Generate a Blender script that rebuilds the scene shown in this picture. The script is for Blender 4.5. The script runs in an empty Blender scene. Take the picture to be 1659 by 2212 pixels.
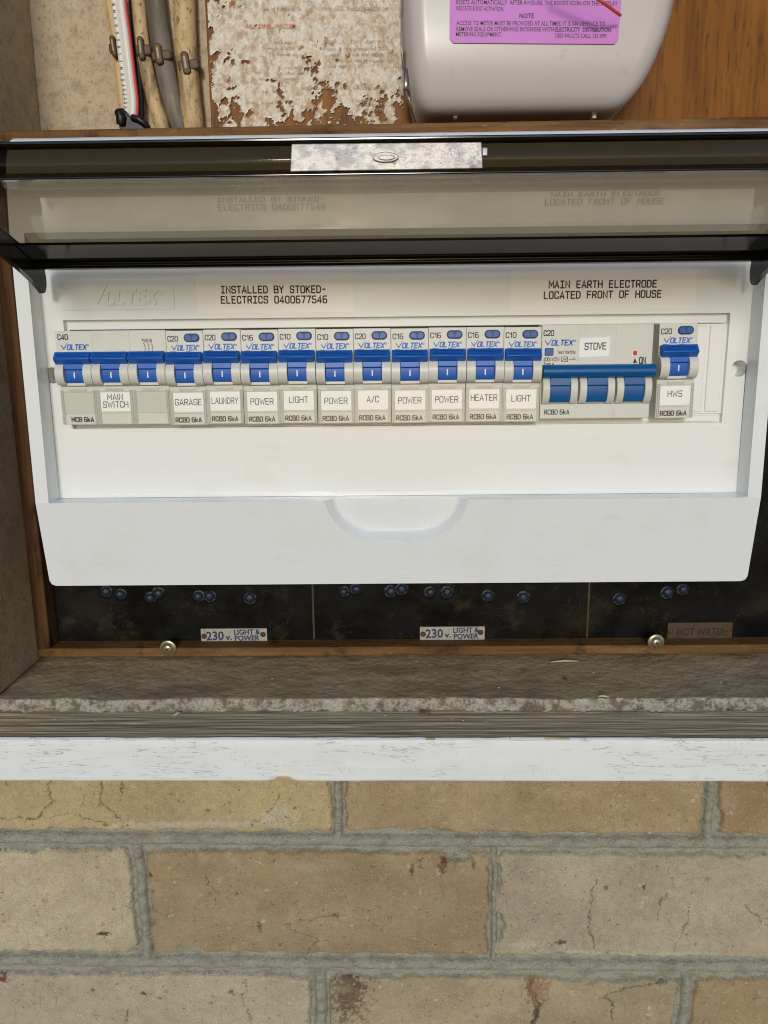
import bpy, bmesh, math, random
import numpy as np
from mathutils import Vector, Matrix
random.seed(7)
RNG = np.random.RandomState(11)
sc = bpy.context.scene
COL = sc.collection

# ------------------------------------------------------------------ camera, sky, sun, exposure
MM = 0.001
ZC = 1.40                                   # camera height in metres
F_PX, CU, CV = 1661.0, 829.5, 1106.0        # measured on the photo at 1659 x 2212
_p, _y, _r = [math.radians(a) for a in (11.5, 0.7, 0.6)]
FW = Vector((-math.sin(_y)*math.cos(_p), math.cos(_y)*math.cos(_p), -math.sin(_p)))
R0 = Vector((math.cos(_y), math.sin(_y), 0)); U0 = R0.cross(FW)
RT = R0*math.cos(_r) - U0*math.sin(_r)
UP = R0*math.sin(_r) + U0*math.cos(_r)
cd = bpy.data.cameras.new('camera'); cam = bpy.data.objects.new('camera', cd); COL.objects.link(cam)
cd.sensor_fit = 'VERTICAL'; cd.sensor_height = 36.0; cd.lens = F_PX/2212.0*36.0
cd.clip_start = 0.01; cd.clip_end = 200
cam.matrix_world = Matrix(((RT.x, UP.x, -FW.x, 0), (RT.y, UP.y, -FW.y, 0), (RT.z, UP.z, -FW.z, ZC), (0, 0, 0, 1)))
sc.camera = cam

SUN_EL, SUN_AZ = math.radians(14), math.radians(3)
wd = bpy.data.worlds.new("World"); sc.world = wd; wd.use_nodes = True
nt = wd.node_tree; bg = nt.nodes['Background']
sky = nt.nodes.new('ShaderNodeTexSky'); sky.sky_type = 'NISHITA'; sky.sun_disc = False
sky.sun_elevation = SUN_EL; sky.sun_rotation = math.pi - SUN_AZ
sky.air_density = 1.0; sky.dust_density = 0.25; sky.ozone_density = 2.8
nt.links.new(sky.outputs[0], bg.inputs[0]); bg.inputs[1].default_value = 0.12
sl = bpy.data.lights.new('sun', 'SUN'); sl.energy = 1.5; sl.angle = math.radians(11); sl.color = (1.0, 0.97, 0.91)
so = bpy.data.objects.new('sun', sl); COL.objects.link(so)
_d = Vector((math.sin(SUN_AZ)*math.cos(SUN_EL), math.cos(SUN_AZ)*math.cos(SUN_EL), -math.sin(SUN_EL)))
so.rotation_euler = _d.to_track_quat('-Z', 'Y').to_euler(); so.location = (0, -3, 3)
sc.view_settings.view_transform = 'Standard'; sc.view_settings.look = 'None'
sc.view_settings.gamma = 1; sc.view_settings.use_curve_mapping = False
sc.view_settings.exposure = 0.03
sc.cycles.filter_width = 1.1; sc.cycles.max_bounces = 10; sc.cycles.transparent_max_bounces = 16

# ------------------------------------------------------------------ measuring helpers (millimetres from the lens)
def at(u, v, Y):
    d = F_PX*FW + (u-CU)*RT - (v-CV)*UP
    return d*(Y/d.y)
def atz(u, v, z):
    d = F_PX*FW + (u-CU)*RT - (v-CV)*UP
    return d*(z/d.z)
def S(r, g, b):
    def f(c):
        c /= 255.0
        return c/12.92 if c <= .04045 else ((c+.055)/1.055)**2.4
    return (f(r), f(g), f(b))

# ------------------------------------------------------------------ materials
def pmat(name, col, rough=.5, layers=(), bump=None, metallic=0.0, spec=.5, coat=0.0, attr=None, rlayer=None, coord='Object'):
    """principled material; layers: (scale xyz, detail, lo, hi, colour, amount[, seed]) noise patches over the base"""
    m = bpy.data.materials.new(name); m.use_nodes = True
    n = m.node_tree.nodes; L = m.node_tree.links
    b = n['Principled BSDF']
    b.inputs['Roughness'].default_value = rough; b.inputs['Metallic'].default_value = metallic
    b.inputs['Specular IOR Level'].default_value = spec
    b.inputs['Coat Weight'].default_value = coat
    if coat: b.inputs['Coat Roughness'].default_value = .12
    tc = n.new('ShaderNodeTexCoord').outputs[coord]
    def noise(scale, detail, seed=0.0, rgh=.6):
        mp = n.new('ShaderNodeMapping'); mp.inputs['Scale'].default_value = scale
        mp.inputs['Location'].default_value = (seed*3.17, seed*1.31, seed*2.23)
        L.new(tc, mp.inputs['Vector'])
        t = n.new('ShaderNodeTexNoise'); t.inputs['Scale'].default_value = 1.0
        t.inputs['Detail'].default_value = detail; t.inputs['Roughness'].default_value = rgh
        L.new(mp.outputs[0], t.inputs['Vector'])
        return t.outputs['Fac']
    def ramp(fac, lo, hi):
        r = n.new('ShaderNodeMapRange'); r.inputs['From Min'].default_value = lo; r.inputs['From Max'].default_value = hi
        r.interpolation_type = 'SMOOTHSTEP'
        L.new(fac, r.inputs['Value']); return r.outputs[0]
    if attr:
        a = n.new('ShaderNodeVertexColor'); a.layer_name = attr; cur = a.outputs['Color']
    else:
        rgb = n.new('ShaderNodeRGB'); rgb.outputs[0].default_value = (*col, 1); cur = rgb.outputs[0]
    for ly in layers:
        scale, detail, lo, hi, c, amt = ly[:6]; seed = ly[6] if len(ly) > 6 else 0.0
        if len(ly) > 7:      # fine crack lines: lo = half width, hi = how much of the surface carries them
            ab = n.new('ShaderNodeMath'); ab.operation = 'SUBTRACT'; ab.inputs[1].default_value = .5; L.new(noise(scale, detail, seed), ab.inputs[0])
            a2 = n.new('ShaderNodeMath'); a2.operation = 'ABSOLUTE'; L.new(ab.outputs[0], a2.inputs[0])
            l1 = n.new('ShaderNodeMapRange'); l1.inputs['From Min'].default_value = lo; l1.inputs['From Max'].default_value = lo*.3; L.new(a2.outputs[0], l1.inputs['Value'])
            mk = ramp(noise(ly[7], 3, seed+5), hi, hi+.06)
            mm = n.new('ShaderNodeMath'); mm.operation = 'MULTIPLY'; L.new(l1.outputs[0], mm.inputs[0]); L.new(mk, mm.inputs[1]); f = mm.outputs[0]
        else: f = ramp(noise(scale, detail, seed), lo, hi)
        mu = n.new('ShaderNodeMath'); mu.operation = 'MULTIPLY'; mu.inputs[1].default_value = amt; L.new(f, mu.inputs[0])
        mx = n.new('ShaderNodeMix'); mx.data_type = 'RGBA'
        L.new(mu.outputs[0], mx.inputs['Factor']); L.new(cur, mx.inputs['A']); mx.inputs['B'].default_value = (*c, 1)
        cur = mx.outputs['Result']
    L.new(cur, b.inputs['Base Color'])
    if rlayer:
        scale, detail, lo, hi, r0, r1 = rlayer
        f = ramp(noise(scale, detail, 4.0), lo, hi)
        r = n.new('ShaderNodeMapRange'); r.inputs['To Min'].default_value = r0; r.inputs['To Max'].default_value = r1
        L.new(f, r.inputs['Value']); L.new(r.outputs[0], b.inputs['Roughness'])
    if bump:
        scale, detail, strength, dist = bump[:4]
        f = noise(scale, detail, 9.0, .65)
        bp = n.new('ShaderNodeBump'); bp.inputs['Strength'].default_value = strength; bp.inputs['Distance'].default_value = dist
        L.new(f, bp.inputs['Height']); L.new(bp.outputs[0], b.inputs['Normal'])
    return m
def tinted(name, tint, gloss=(1, 1, 1), rough=.03, ior=1.5, haze=0.0, hazecol=(.5, .5, .5)):
    """thin clear plastic: tinted see-through plus a fresnel reflection"""
    m = bpy.data.materials.new(name); m.use_nodes = True
    n = m.node_tree.nodes; L = m.node_tree.links; n.remove(n['Principled BSDF'])
    t = n.new('ShaderNodeBsdfTransparent'); t.inputs[0].default_value = (*tint, 1)
    base = t.outputs[0]
    if haze:
        d = n.new('ShaderNodeBsdfDiffuse'); d.inputs[0].default_value = (*hazecol, 1)
        m2 = n.new('ShaderNodeMixShader'); m2.inputs[0].default_value = haze
        L.new(base, m2.inputs[1]); L.new(d.outputs[0], m2.inputs[2]); base = m2.outputs[0]
    g = n.new('ShaderNodeBsdfGlossy'); g.inputs['Color'].default_value = (*gloss, 1); g.inputs['Roughness'].default_value = rough
    f = n.new('ShaderNodeFresnel'); ge = n.new('ShaderNodeNewGeometry')
    io = n.new('ShaderNodeMapRange'); io.inputs['To Min'].default_value = ior; io.inputs['To Max'].default_value = 1/ior   # same reflection from either side of the sheet
    L.new(ge.outputs['Backfacing'], io.inputs['Value']); L.new(io.outputs[0], f.inputs['IOR'])
    mx = n.new('ShaderNodeMixShader')
    L.new(f.outputs[0], mx.inputs[0]); L.new(base, mx.inputs[1]); L.new(g.outputs[0], mx.inputs[2])
    L.new(mx.outputs[0], n['Material Output'].inputs['Surface'])
    return m

M = {}
M['white'] = pmat('white_plastic', S(234, 236, 236), .2, [((30, 30, 30), 5, .52, .78, S(218, 214, 204), .35), ((700, 700, 700), 2, .765, .80, S(120, 112, 98), .6, 3), ((50, 200, 70), 5, .62, .76, S(210, 207, 198), .22, 6)], rlayer=((40, 40, 90), 5, .4, .7, .16, .36), bump=((160, 160, 160), 2, .02, .0003))
M['tray'] = pmat('tray_plastic', S(236, 237, 235), .2, [((22, 22, 60), 5, .54, .80, S(218, 211, 194), .35), ((900, 900, 900), 2, .78, .82, S(120, 110, 90), .5)], bump=((160, 160, 160), 2, .02, .0003))
M['cream'] = pmat('aged_cream_plastic', S(228, 216, 186), .3)
M['breaker'] = pmat('breaker_plastic', S(220, 219, 211), .38, [((60, 60, 60), 4, .5, .75, S(192, 186, 165), .4)], bump=((2500, 2500, 2500), 2, .05, .0001))
M['breaker2'] = pmat('breaker_grey_plastic', S(218, 217, 208), .4, [((45, 45, 45), 4, .5, .75, S(196, 191, 172), .4)], bump=((2500, 2500, 2500), 2, .05, .0001))
M['blue'] = pmat('blue_toggle_plastic', S(20, 92, 186), .42, [((90, 90, 90), 3, .5, .8, S(30, 106, 198), .5)])
M['teal'] = pmat('deep_blue_toggle_plastic', S(10, 88, 152), .3, [((60, 60, 60), 3, .5, .8, S(16, 98, 165), .5)])
M['seam'] = pmat('dark_gap', S(70, 62, 50), .8)
M['ink'] = pmat('black_ink', S(26, 25, 24), .5)
M['ink_soft'] = pmat('faded_ink', S(140, 122, 98), .6, [((300, 300, 300), 4, .46, .54, S(214, 194, 166), .9)])
M['ink_red'] = pmat('red_ink', S(212, 104, 84), .6, [((300, 300, 300), 4, .48, .56, S(220, 200, 172), .9)])
M['logo'] = pmat('blue_ink', S(58, 112, 200), .5)
M['card'] = pmat('white_card', S(246, 246, 246), .5)
M['card_grey'] = pmat('grey_card', S(200, 201, 191), .5)
M['clear'] = tinted('clear_window_plastic', (.995, .996, .992), ior=1.3)
M['clear_edge'] = tinted('clear_window_edge', (.955, .965, .95), haze=.26, hazecol=S(234, 236, 230), ior=1.35)
M['sticker'] = pmat('clear_sticker', S(246, 244, 239), .26)
M['lid'] = tinted('smoked_lid_plastic', (.67, .61, .50), rough=.045, ior=1.42, haze=.035, hazecol=S(200, 196, 186))
M['lip'] = tinted('smoked_lid_lip', (.24, .205, .15), rough=.07, ior=1.28)
M['lid_band'] = pmat('smoked_lid_band', S(20, 17, 13), .1, spec=.2)
M['lid_black'] = pmat('smoked_lid_edge', S(26, 23, 19), .12, spec=.6)
M['tab'] = pmat('painted_glint_tab', S(192, 186, 180), .4, [((160, 60, 260), 5, .46, .62, S(136, 132, 138), .7), ((300, 60, 90), 4, .56, .7, S(222, 208, 184), .6), ((420, 200, 420), 3, .62, .7, S(84, 88, 126), .6, 4)], metallic=.45, bump=((260, 140, 400), 5, .7, .0008))  # silver tone and mottling paint the reflections of clear plastic
M['red'] = pmat('red_indicator', S(205, 42, 30), .35)
M['board'] = pmat('black_bakelite', S(13, 13, 13), .4,
    [((14, 14, 26), 6, .50, .80, S(56, 49, 37), .5), ((60, 60, 60), 5, .56, .76, S(78, 68, 52), .4, 2), ((110, 110, 110), 4, .012, .50, S(96, 86, 70), .2, 11, (30, 30, 30)),
     ((60, 60, 300), 6, .66, .74, S(92, 82, 66), .3, 3), ((700, 700, 700), 2, .76, .82, S(120, 110, 92), .4, 6)],
    bump=((300, 300, 300), 5, .25, .0005), spec=.12, rlayer=((40, 40, 40), 4, .35, .7, .25, .6))
M['scribe'] = pmat('scribed_line', S(76, 64, 44), .8, [((300, 300, 100), 4, .4, .6, S(50, 42, 30), .7)])
M['timber'] = pmat('stained_timber', S(116, 82, 46), .7,
    [((12, 300, 300), 5, .42, .66, S(84, 56, 30), .8), ((14, 60, 60), 5, .48, .7, S(142, 108, 70), .6, 2), ((70, 70, 70), 5, .56, .70, S(52, 36, 24), .75, 3), ((160, 400, 400), 4, .62, .7, S(168, 134, 92), .5, 4)],
    bump=((40, 500, 500), 5, .6, .001), spec=.2)
M['timber_v'] = pmat('stained_timber_upright', S(96, 66, 38), .7,
    [((300, 300, 12), 5, .42, .66, S(62, 40, 22), .8), ((60, 60, 14), 5, .48, .7, S(126, 90, 54), .55, 2), ((70, 70, 30), 5, .52, .68, S(36, 25, 17), .85, 3)],
    bump=((500, 500, 40), 5, .6, .001), spec=.2)
M['cement'] = pmat('cement_sheet', S(200, 178, 146), .85,  # the warmer light of the upper recess is mixed into this base
    [((120, 120, 120), 6, .42, .68, S(146, 130, 106), .65), ((30, 30, 30), 5, .5, .75, S(192, 178, 152), .5, 2), ((180, 180, 180), 6, .66, .74, S(96, 82, 62), .6, 3), ((400, 400, 700), 4, .45, .62, S(204, 188, 160), .5, 4), ((700, 700, 300), 4, .55, .66, S(128, 110, 84), .5, 7)],
    bump=((500, 500, 500), 6, .45, .001))
M['cement_side'] = pmat('cement_reveal', S(192, 170, 134), .88,
    [((60, 60, 60), 6, .42, .68, S(146, 132, 106), .6), ((200, 200, 200), 5, .55, .75, S(116, 102, 80), .5, 2), ((600, 600, 600), 4, .52, .66, S(198, 184, 156), .4, 3), ((320, 320, 320), 4, .62, .7, S(96, 84, 64), .6, 4)],
    bump=((450, 450, 450), 6, .9, .002))
M['ledge'] = pmat('dusty_ledge', S(190, 166, 126), .9,
    [((40, 90, 40), 6, .44, .7, S(150, 127, 92), .7), ((260, 200, 260), 5, .56, .70, S(96, 74, 50), .45, 2), ((50, 120, 50), 6, .62, .74, S(196, 184, 160), .6, 3), ((22, 60, 22), 5, .5, .66, S(128, 106, 76), .5, 8), ((700, 700, 700), 3, .7, .78, S(66, 50, 36), .6, 4)],
    bump=((400, 400, 400), 6, .5, .001))
M['broken'] = pmat('broken_cement_edge', S(178, 170, 152), .9, [((160, 160, 160), 6, .45, .62, S(108, 97, 78), .85), ((500, 500, 500), 4, .5, .62, S(92, 80, 62), .6, 6), ((60, 60, 60), 4, .5, .7, S(204, 198, 184), .6, 2)], bump=((700, 700, 700), 6, .8, .0015))
M['weathered'] = pmat('weathered_timber', S(206, 184, 146), .85,
    [((8, 420, 60), 6, .44, .64, S(146, 122, 88), .75), ((14, 60, 40), 5, .5, .75, S(204, 190, 162), .55, 2), ((30, 200, 200), 5, .6, .72, S(64, 52, 38), .6, 3)],
    bump=((10, 600, 100), 6, .6, .001))
M['paint'] = pmat('old_white_paint', S(231, 232, 230), .55,
    [((40, 40, 60), 5, .5, .75, S(216, 218, 217), .5), ((28, 60, 330), 3, .013, .50, S(136, 136, 132), .6, 2, (22, 22, 60)), ((300, 60, 60), 3, .008, .56, S(150, 150, 144), .5, 7, (40, 30, 90)), ((10, 60, 200), 5, .64, .72, S(200, 198, 190), .5, 12), ((160, 160, 160), 5, .70, .74, S(150, 140, 120), .6, 9)],
    bump=((30, 120, 200), 5, .3, .0007))
M['ply'] = pmat('varnished_plywood', S(134, 83, 20), .45,
    [((220, 220, 14), 6, .42, .64, S(96, 54, 12), .65), ((60, 60, 5), 5, .5, .66, S(110, 62, 16), .6, 9), ((26, 26, 8), 5, .48, .72, S(166, 108, 36), .6, 2), ((420, 420, 50), 6, .56, .68, S(74, 42, 14), .7, 3)],
    bump=((400, 400, 30), 5, .2, .0004), spec=.14)
M['ply_edge'] = pmat('varnished_edge', S(140, 86, 10), .45, [((80, 80, 20), 5, .45, .7, S(112, 66, 22), .6)])
M['paper'] = pmat('peeling_paper', S(214, 194, 166), .85,
    [((150, 150, 130), 6, .40, .56, S(236, 226, 208), .8), ((300, 300, 220), 5, .50, .60, S(176, 142, 112), .6, 2), ((420, 420, 300), 5, .54, .62, S(244, 238, 226), .8, 3), ((70, 70, 60), 5, .60, .70, S(188, 142, 96), .6, 5), ((120, 120, 90), 5, .64, .69, S(158, 92, 32), .85, 8)],
    bump=((420, 420, 300), 6, .9, .0014))
M['meter'] = pmat('grey_white_metal', S(198, 188, 180), .3, [((20, 20, 30), 5, .52, .76, S(182, 174, 168), .5), ((80, 80, 80), 5, .64, .76, S(160, 148, 134), .5, 3)])
M['pink'] = pmat('pink_label', S(206, 122, 204), .5, [((30, 30, 30), 3, .4, .7, S(198, 112, 196), .5)])
M['meter_clear'] = tinted('clear_cover', (.86, .85, .82), rough=.06, haze=.18, hazecol=S(190, 180, 165))
M['steel'] = pmat('bright_steel', S(190, 184, 172), .3, metallic=.9)
M['screw'] = pmat('zinc_screw', S(176, 162, 130), .34, [((200, 200, 200), 3, .5, .7, S(150, 120, 130), .4)], metallic=.8)
M['plate'] = pmat('aluminium_plate', S(170, 166, 152), .45, [((300, 300, 300), 5, .5, .7, S(120, 114, 98), .6)], metallic=.2)
M['plate_old'] = pmat('tarnished_plate', S(72, 54, 32), .6, [((200, 200, 200), 5, .45, .7, S(50, 38, 24), .7)])
M['rust'] = pmat('rusty_rivet', S(92, 58, 40), .7, [((900, 900, 900), 4, .4, .6, S(60, 36, 26), .8)])
M['navy'] = pmat('navy_enamel', S(28, 36, 96), .5)
M['navy_old'] = pmat('dark_enamel', S(26, 22, 18), .6)
M['plug'] = pmat('blue_grey_plug', S(36, 49, 70), .32, [((500, 500, 500), 4, .42, .6, S(28, 36, 50), .85)], spec=.4, bump=((600, 600, 600), 3, .6, .001))
M['plug_rim'] = pmat('dark_sealant', S(14, 15, 18), .25, bump=((400, 400, 400), 4, .8, .001))
M['cable_tan'] = pmat('old_tan_cable', S(212, 178, 122), .5, [((60, 60, 12), 5, .5, .72, S(160, 126, 84), .6), ((500, 500, 300), 4, .6, .7, S(80, 62, 44), .7, 2)])
M['cable_dirty'] = pmat('grimy_tan_cable', S(206, 174, 122), .55, [((50, 50, 22), 6, .44, .62, S(140, 116, 82), .85), ((160, 160, 40), 6, .5, .66, S(96, 78, 54), .6, 6), ((500, 500, 300), 4, .55, .68, S(60, 48, 36), .7, 2)])
M['cable_grey'] = pmat('grey_cable', S(120, 110, 96), .6, [((70, 70, 25), 6, .42, .62, S(84, 74, 60), .8), ((260, 260, 60), 5, .55, .68, S(150, 138, 118), .5, 2)])
M['cable_white'] = pmat('white_flex', S(232, 226, 216), .4)
M['cable_red'] = pmat('red_flex', S(196, 44, 34), .45)
M['cable_black'] = pmat('black_cable', S(22, 22, 24), .45)
M['clip'] = pmat('brown_clip', S(92, 68, 42), .55, [((300, 300, 300), 4, .45, .7, S(70, 50, 32), .6)])
M['nail'] = pmat('clip_nail', S(168, 148, 112), .5)
M['tie'] = pmat('black_tie', S(16, 15, 15), .4)
M['wire'] = pmat('red_wire', S(220, 70, 48), .4)
M['brick'] = pmat('cream_brick', (.5, .4, .3), .9,
    [((200, 200, 200), 5, .62, .70, S(124, 88, 58), .5), ((70, 70, 70), 6, .48, .75, S(206, 188, 152), .35, 2), ((330, 330, 330), 4, .645, .69, S(86, 62, 44), .7, 3), ((190, 190, 190), 6, .42, .6, S(134, 116, 90), .18, 8), ((1150, 1150, 1150), 2, .48, .62, S(108, 92, 68), .30, 13), ((800, 800, 800), 3, .60, .68, S(226, 214, 190), .4, 15), ((28, 28, 28), 5, .46, .7, S(196, 180, 150), .25, 9),
     ((150, 150, 150), 5, .64, .72, S(222, 210, 184), .5, 5), ((380, 380, 60), 5, .62, .72, S(128, 96, 62), .35, 6)],
    bump=((700, 700, 700), 6, .75, .0014), attr='tint')
M['mortar'] = pmat('grey_mortar', S(168, 166, 150), .92,
    [((90, 90, 200), 6, .42, .66, S(134, 130, 114), .7), ((700, 700, 700), 4, .55, .7, S(192, 190, 176), .6, 2), ((900, 900, 900), 2, .54, .66, S(108, 102, 88), .5, 14), ((40, 40, 40), 4, .55, .75, S(150, 138, 114), .5, 3)],
    bump=((600, 600, 600), 6, .9, .002))
M['grit'] = pmat('pale_grit', S(214, 204, 184), .7)
M['twig'] = pmat('dry_twig', S(120, 70, 42), .8)
M['straw'] = pmat('pale_straw', S(206, 188, 150), .8)

# ------------------------------------------------------------------ mesh helpers
ORG = {}
class MB:
    def __init__(s): s.v = []; s.f = []; s.mi = []; s.sm = []
    def add(s, vs, fs, mi=0, smooth=False):
        o = len(s.v); s.v += [tuple(p) for p in vs]
        for f in fs: s.f.append(tuple(o+i for i in f)); s.mi.append(mi); s.sm.append(smooth)
    def box(s, x0, x1, y0, y1, z0, z1, mi=0):
        vs = [(x, y, z) for z in (z0, z1) for y in (y0, y1) for x in (x0, x1)]
        s.add(vs, [(0, 2, 3, 1), (4, 5, 7, 6), (0, 1, 5, 4), (2, 6, 7, 3), (0, 4, 6, 2), (1, 3, 7, 5)], mi)
    def hexa(s, a, b, mi=0):
        """two quads a (front) and b (back), same order"""
        s.add(list(a)+list(b), [(0, 1, 2, 3), (7, 6, 5, 4), (0, 4, 5, 1), (1, 5, 6, 2), (2, 6, 7, 3), (3, 7, 4, 0)], mi)
    def prism(s, pts, fn, a, b, mi=0, smooth=False, caps=True):
        """outline pts (2-D) swept between a and b: fn(p, q, t) -> xyz"""
        n = len(pts); vs = [fn(p[0], p[1], a) for p in pts]+[fn(p[0], p[1], b) for p in pts]
        s.add(vs, [(i, (i+1) % n, n+(i+1) % n, n+i) for i in range(n)], mi, smooth)
        if caps: s.add(vs, [tuple(range(n))[::-1], tuple(range(n, 2*n))], mi)
    def xprism(s, prof, x0, x1, mi=0, smooth=False):      # prof: (y, z) outline
        s.prism(prof, lambda p, q, t: (t, p, q), x0, x1, mi, smooth)
    def yprism(s, prof, y0, y1, mi=0, smooth=False):      # prof: (x, z) outline
        s.prism(prof, lambda p, q, t: (p, t, q), y0, y1, mi, smooth)
    def tube(s, pts, r, n=12, mi=0, flat=1.0, caps=True):
        P = [Vector(p) for p in pts]; rr = r if isinstance(r, (list, tuple)) else [r]*len(P)
        vs = []
        for i, p in enumerate(P):
            t = (P[min(i+1, len(P)-1)]-P[max(i-1, 0)]).normalized()
            a = t.cross(Vector((0, 1, 0)))
            if a.length < 1e-3: a = Vector((1, 0, 0))
            a.normalize(); b = a.cross(t).normalized()
            for k in range(n):
                g = 2*math.pi*k/n; vs.append(p+a*(math.cos(g)*rr[i])+b*(math.sin(g)*rr[i]*flat))
        fs = [(i*n+k, i*n+(k+1) % n, (i+1)*n+(k+1) % n, (i+1)*n+k) for i in range(len(P)-1) for k in range(n)]
        s.add(vs, fs, mi, True)
        if caps: s.add(vs, [tuple(range(n))[::-1], tuple(range((len(P)-1)*n, len(P)*n))], mi)
    def lathe(s, c, prof, n=24, mi=0, axis='y'):
        """prof: (radius, offset towards the viewer); axis -y"""
        vs = []
        for r, h in prof:
            for k in range(n):
                g = 2*math.pi*k/n; vs.append((c[0]+r*math.cos(g), c[1]-h, c[2]+r*math.sin(g)))
        fs = [(i*n+k, i*n+(k+1) % n, (i+1)*n+(k+1) % n, (i+1)*n+k) for i in range(len(prof)-1) for k in range(n)]
        s.add(vs, fs, mi, True)
        s.add(vs, [tuple(range((len(prof)-1)*n, len(prof)*n))], mi, True)
    def build(s, name, mats, parent=None, bevel=0, seg=2, org=None, ang=35, merge=True):
        if not isinstance(mats, (list, tuple)): mats = [mats]
        V = np.array(s.v, float)
        if parent is not None: o = ORG[parent.name]
        elif org is not None: o = Vector(org)
        else:
            lo, hi = V.min(0), V.max(0); o = Vector(((lo[0]+hi[0])/2, (lo[1]+hi[1])/2, lo[2]))
        me = bpy.data.meshes.new(name)
        me.from_pydata([((p[0]-o.x)*MM, (p[1]-o.y)*MM, (p[2]-o.z)*MM) for p in s.v], [], s.f)
        for m in mats: me.materials.append(m)
        for i, p in enumerate(me.polygons): p.material_index = s.mi[i]; p.use_smooth = s.sm[i]
        bm = bmesh.new(); bm.from_mesh(me)
        if merge: bmesh.ops.remove_doubles(bm, verts=bm.verts, dist=2e-6)
        bmesh.ops.recalc_face_normals(bm, faces=bm.faces)
        bm.to_mesh(me); bm.free()
        ob = bpy.data.objects.new(name, me); COL.objects.link(ob)
        if parent is None: ob.location = (o.x*MM, o.y*MM, o.z*MM+ZC)
        else: ob.parent = parent
        ORG[ob.name] = o
        if bevel:
            b = ob.modifiers.new('bevel', 'BEVEL'); b.width = bevel*MM; b.segments = seg; b.limit_method = 'ANGLE'; b.angle_limit = math.radians(ang)
            b.harden_normals = False
            for p in me.polygons: p.use_smooth = True
            me.set_sharp_from_angle(angle=math.radians(50))
        return ob
def tag(o, label, cat, group=None, kind=None):
    o['label'] = label; o['category'] = cat
    if group: o['group'] = group
    if kind: o['kind'] = kind
    return o
def thing(name, label, cat, loc, group=None):
    o = bpy.data.objects.new(name, None); COL.objects.link(o); o.empty_display_size = .01
    o.location = (loc[0]*MM, loc[1]*MM, loc[2]*MM+ZC); ORG[o.name] = Vector(loc)
    return tag(o, label, cat, group)
def holed(mb, outer, holes, fn, mi=0):
    """flat polygon with holes: 2-D loops, mapped to 3-D by fn"""
    bm = bmesh.new()
    for lp in [outer]+holes:
        vs = [bm.verts.new((p[0], p[1], 0)) for p in lp]
        for i in range(len(vs)): bm.edges.new((vs[i], vs[(i+1) % len(vs)]))
    bmesh.ops.triangle_fill(bm, edges=bm.edges[:], use_beauty=True, use_dissolve=False)
    bm.verts.index_update()
    mb.add([fn(v.co.x, v.co.y) for v in bm.verts], [[v.index for v in f.verts] for f in bm.faces], mi)
    bm.free()
def circle(cx, cz, r, n=28): return [(cx+r*math.cos(2*math.pi*k/n), cz+r*math.sin(2*math.pi*k/n)) for k in range(n)]
def rrect(x0, x1, z0, z1, r, n=5):
    out = []
    for cx, cz, a0 in ((x1-r, z1-r, 0), (x0+r, z1-r, 90), (x0+r, z0+r, 180), (x1-r, z0+r, 270)):
        for k in range(n+1):
            g = math.radians(a0+90*k/n); out.append((cx+r*math.cos(g), cz+r*math.sin(g)))
    return out

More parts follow.
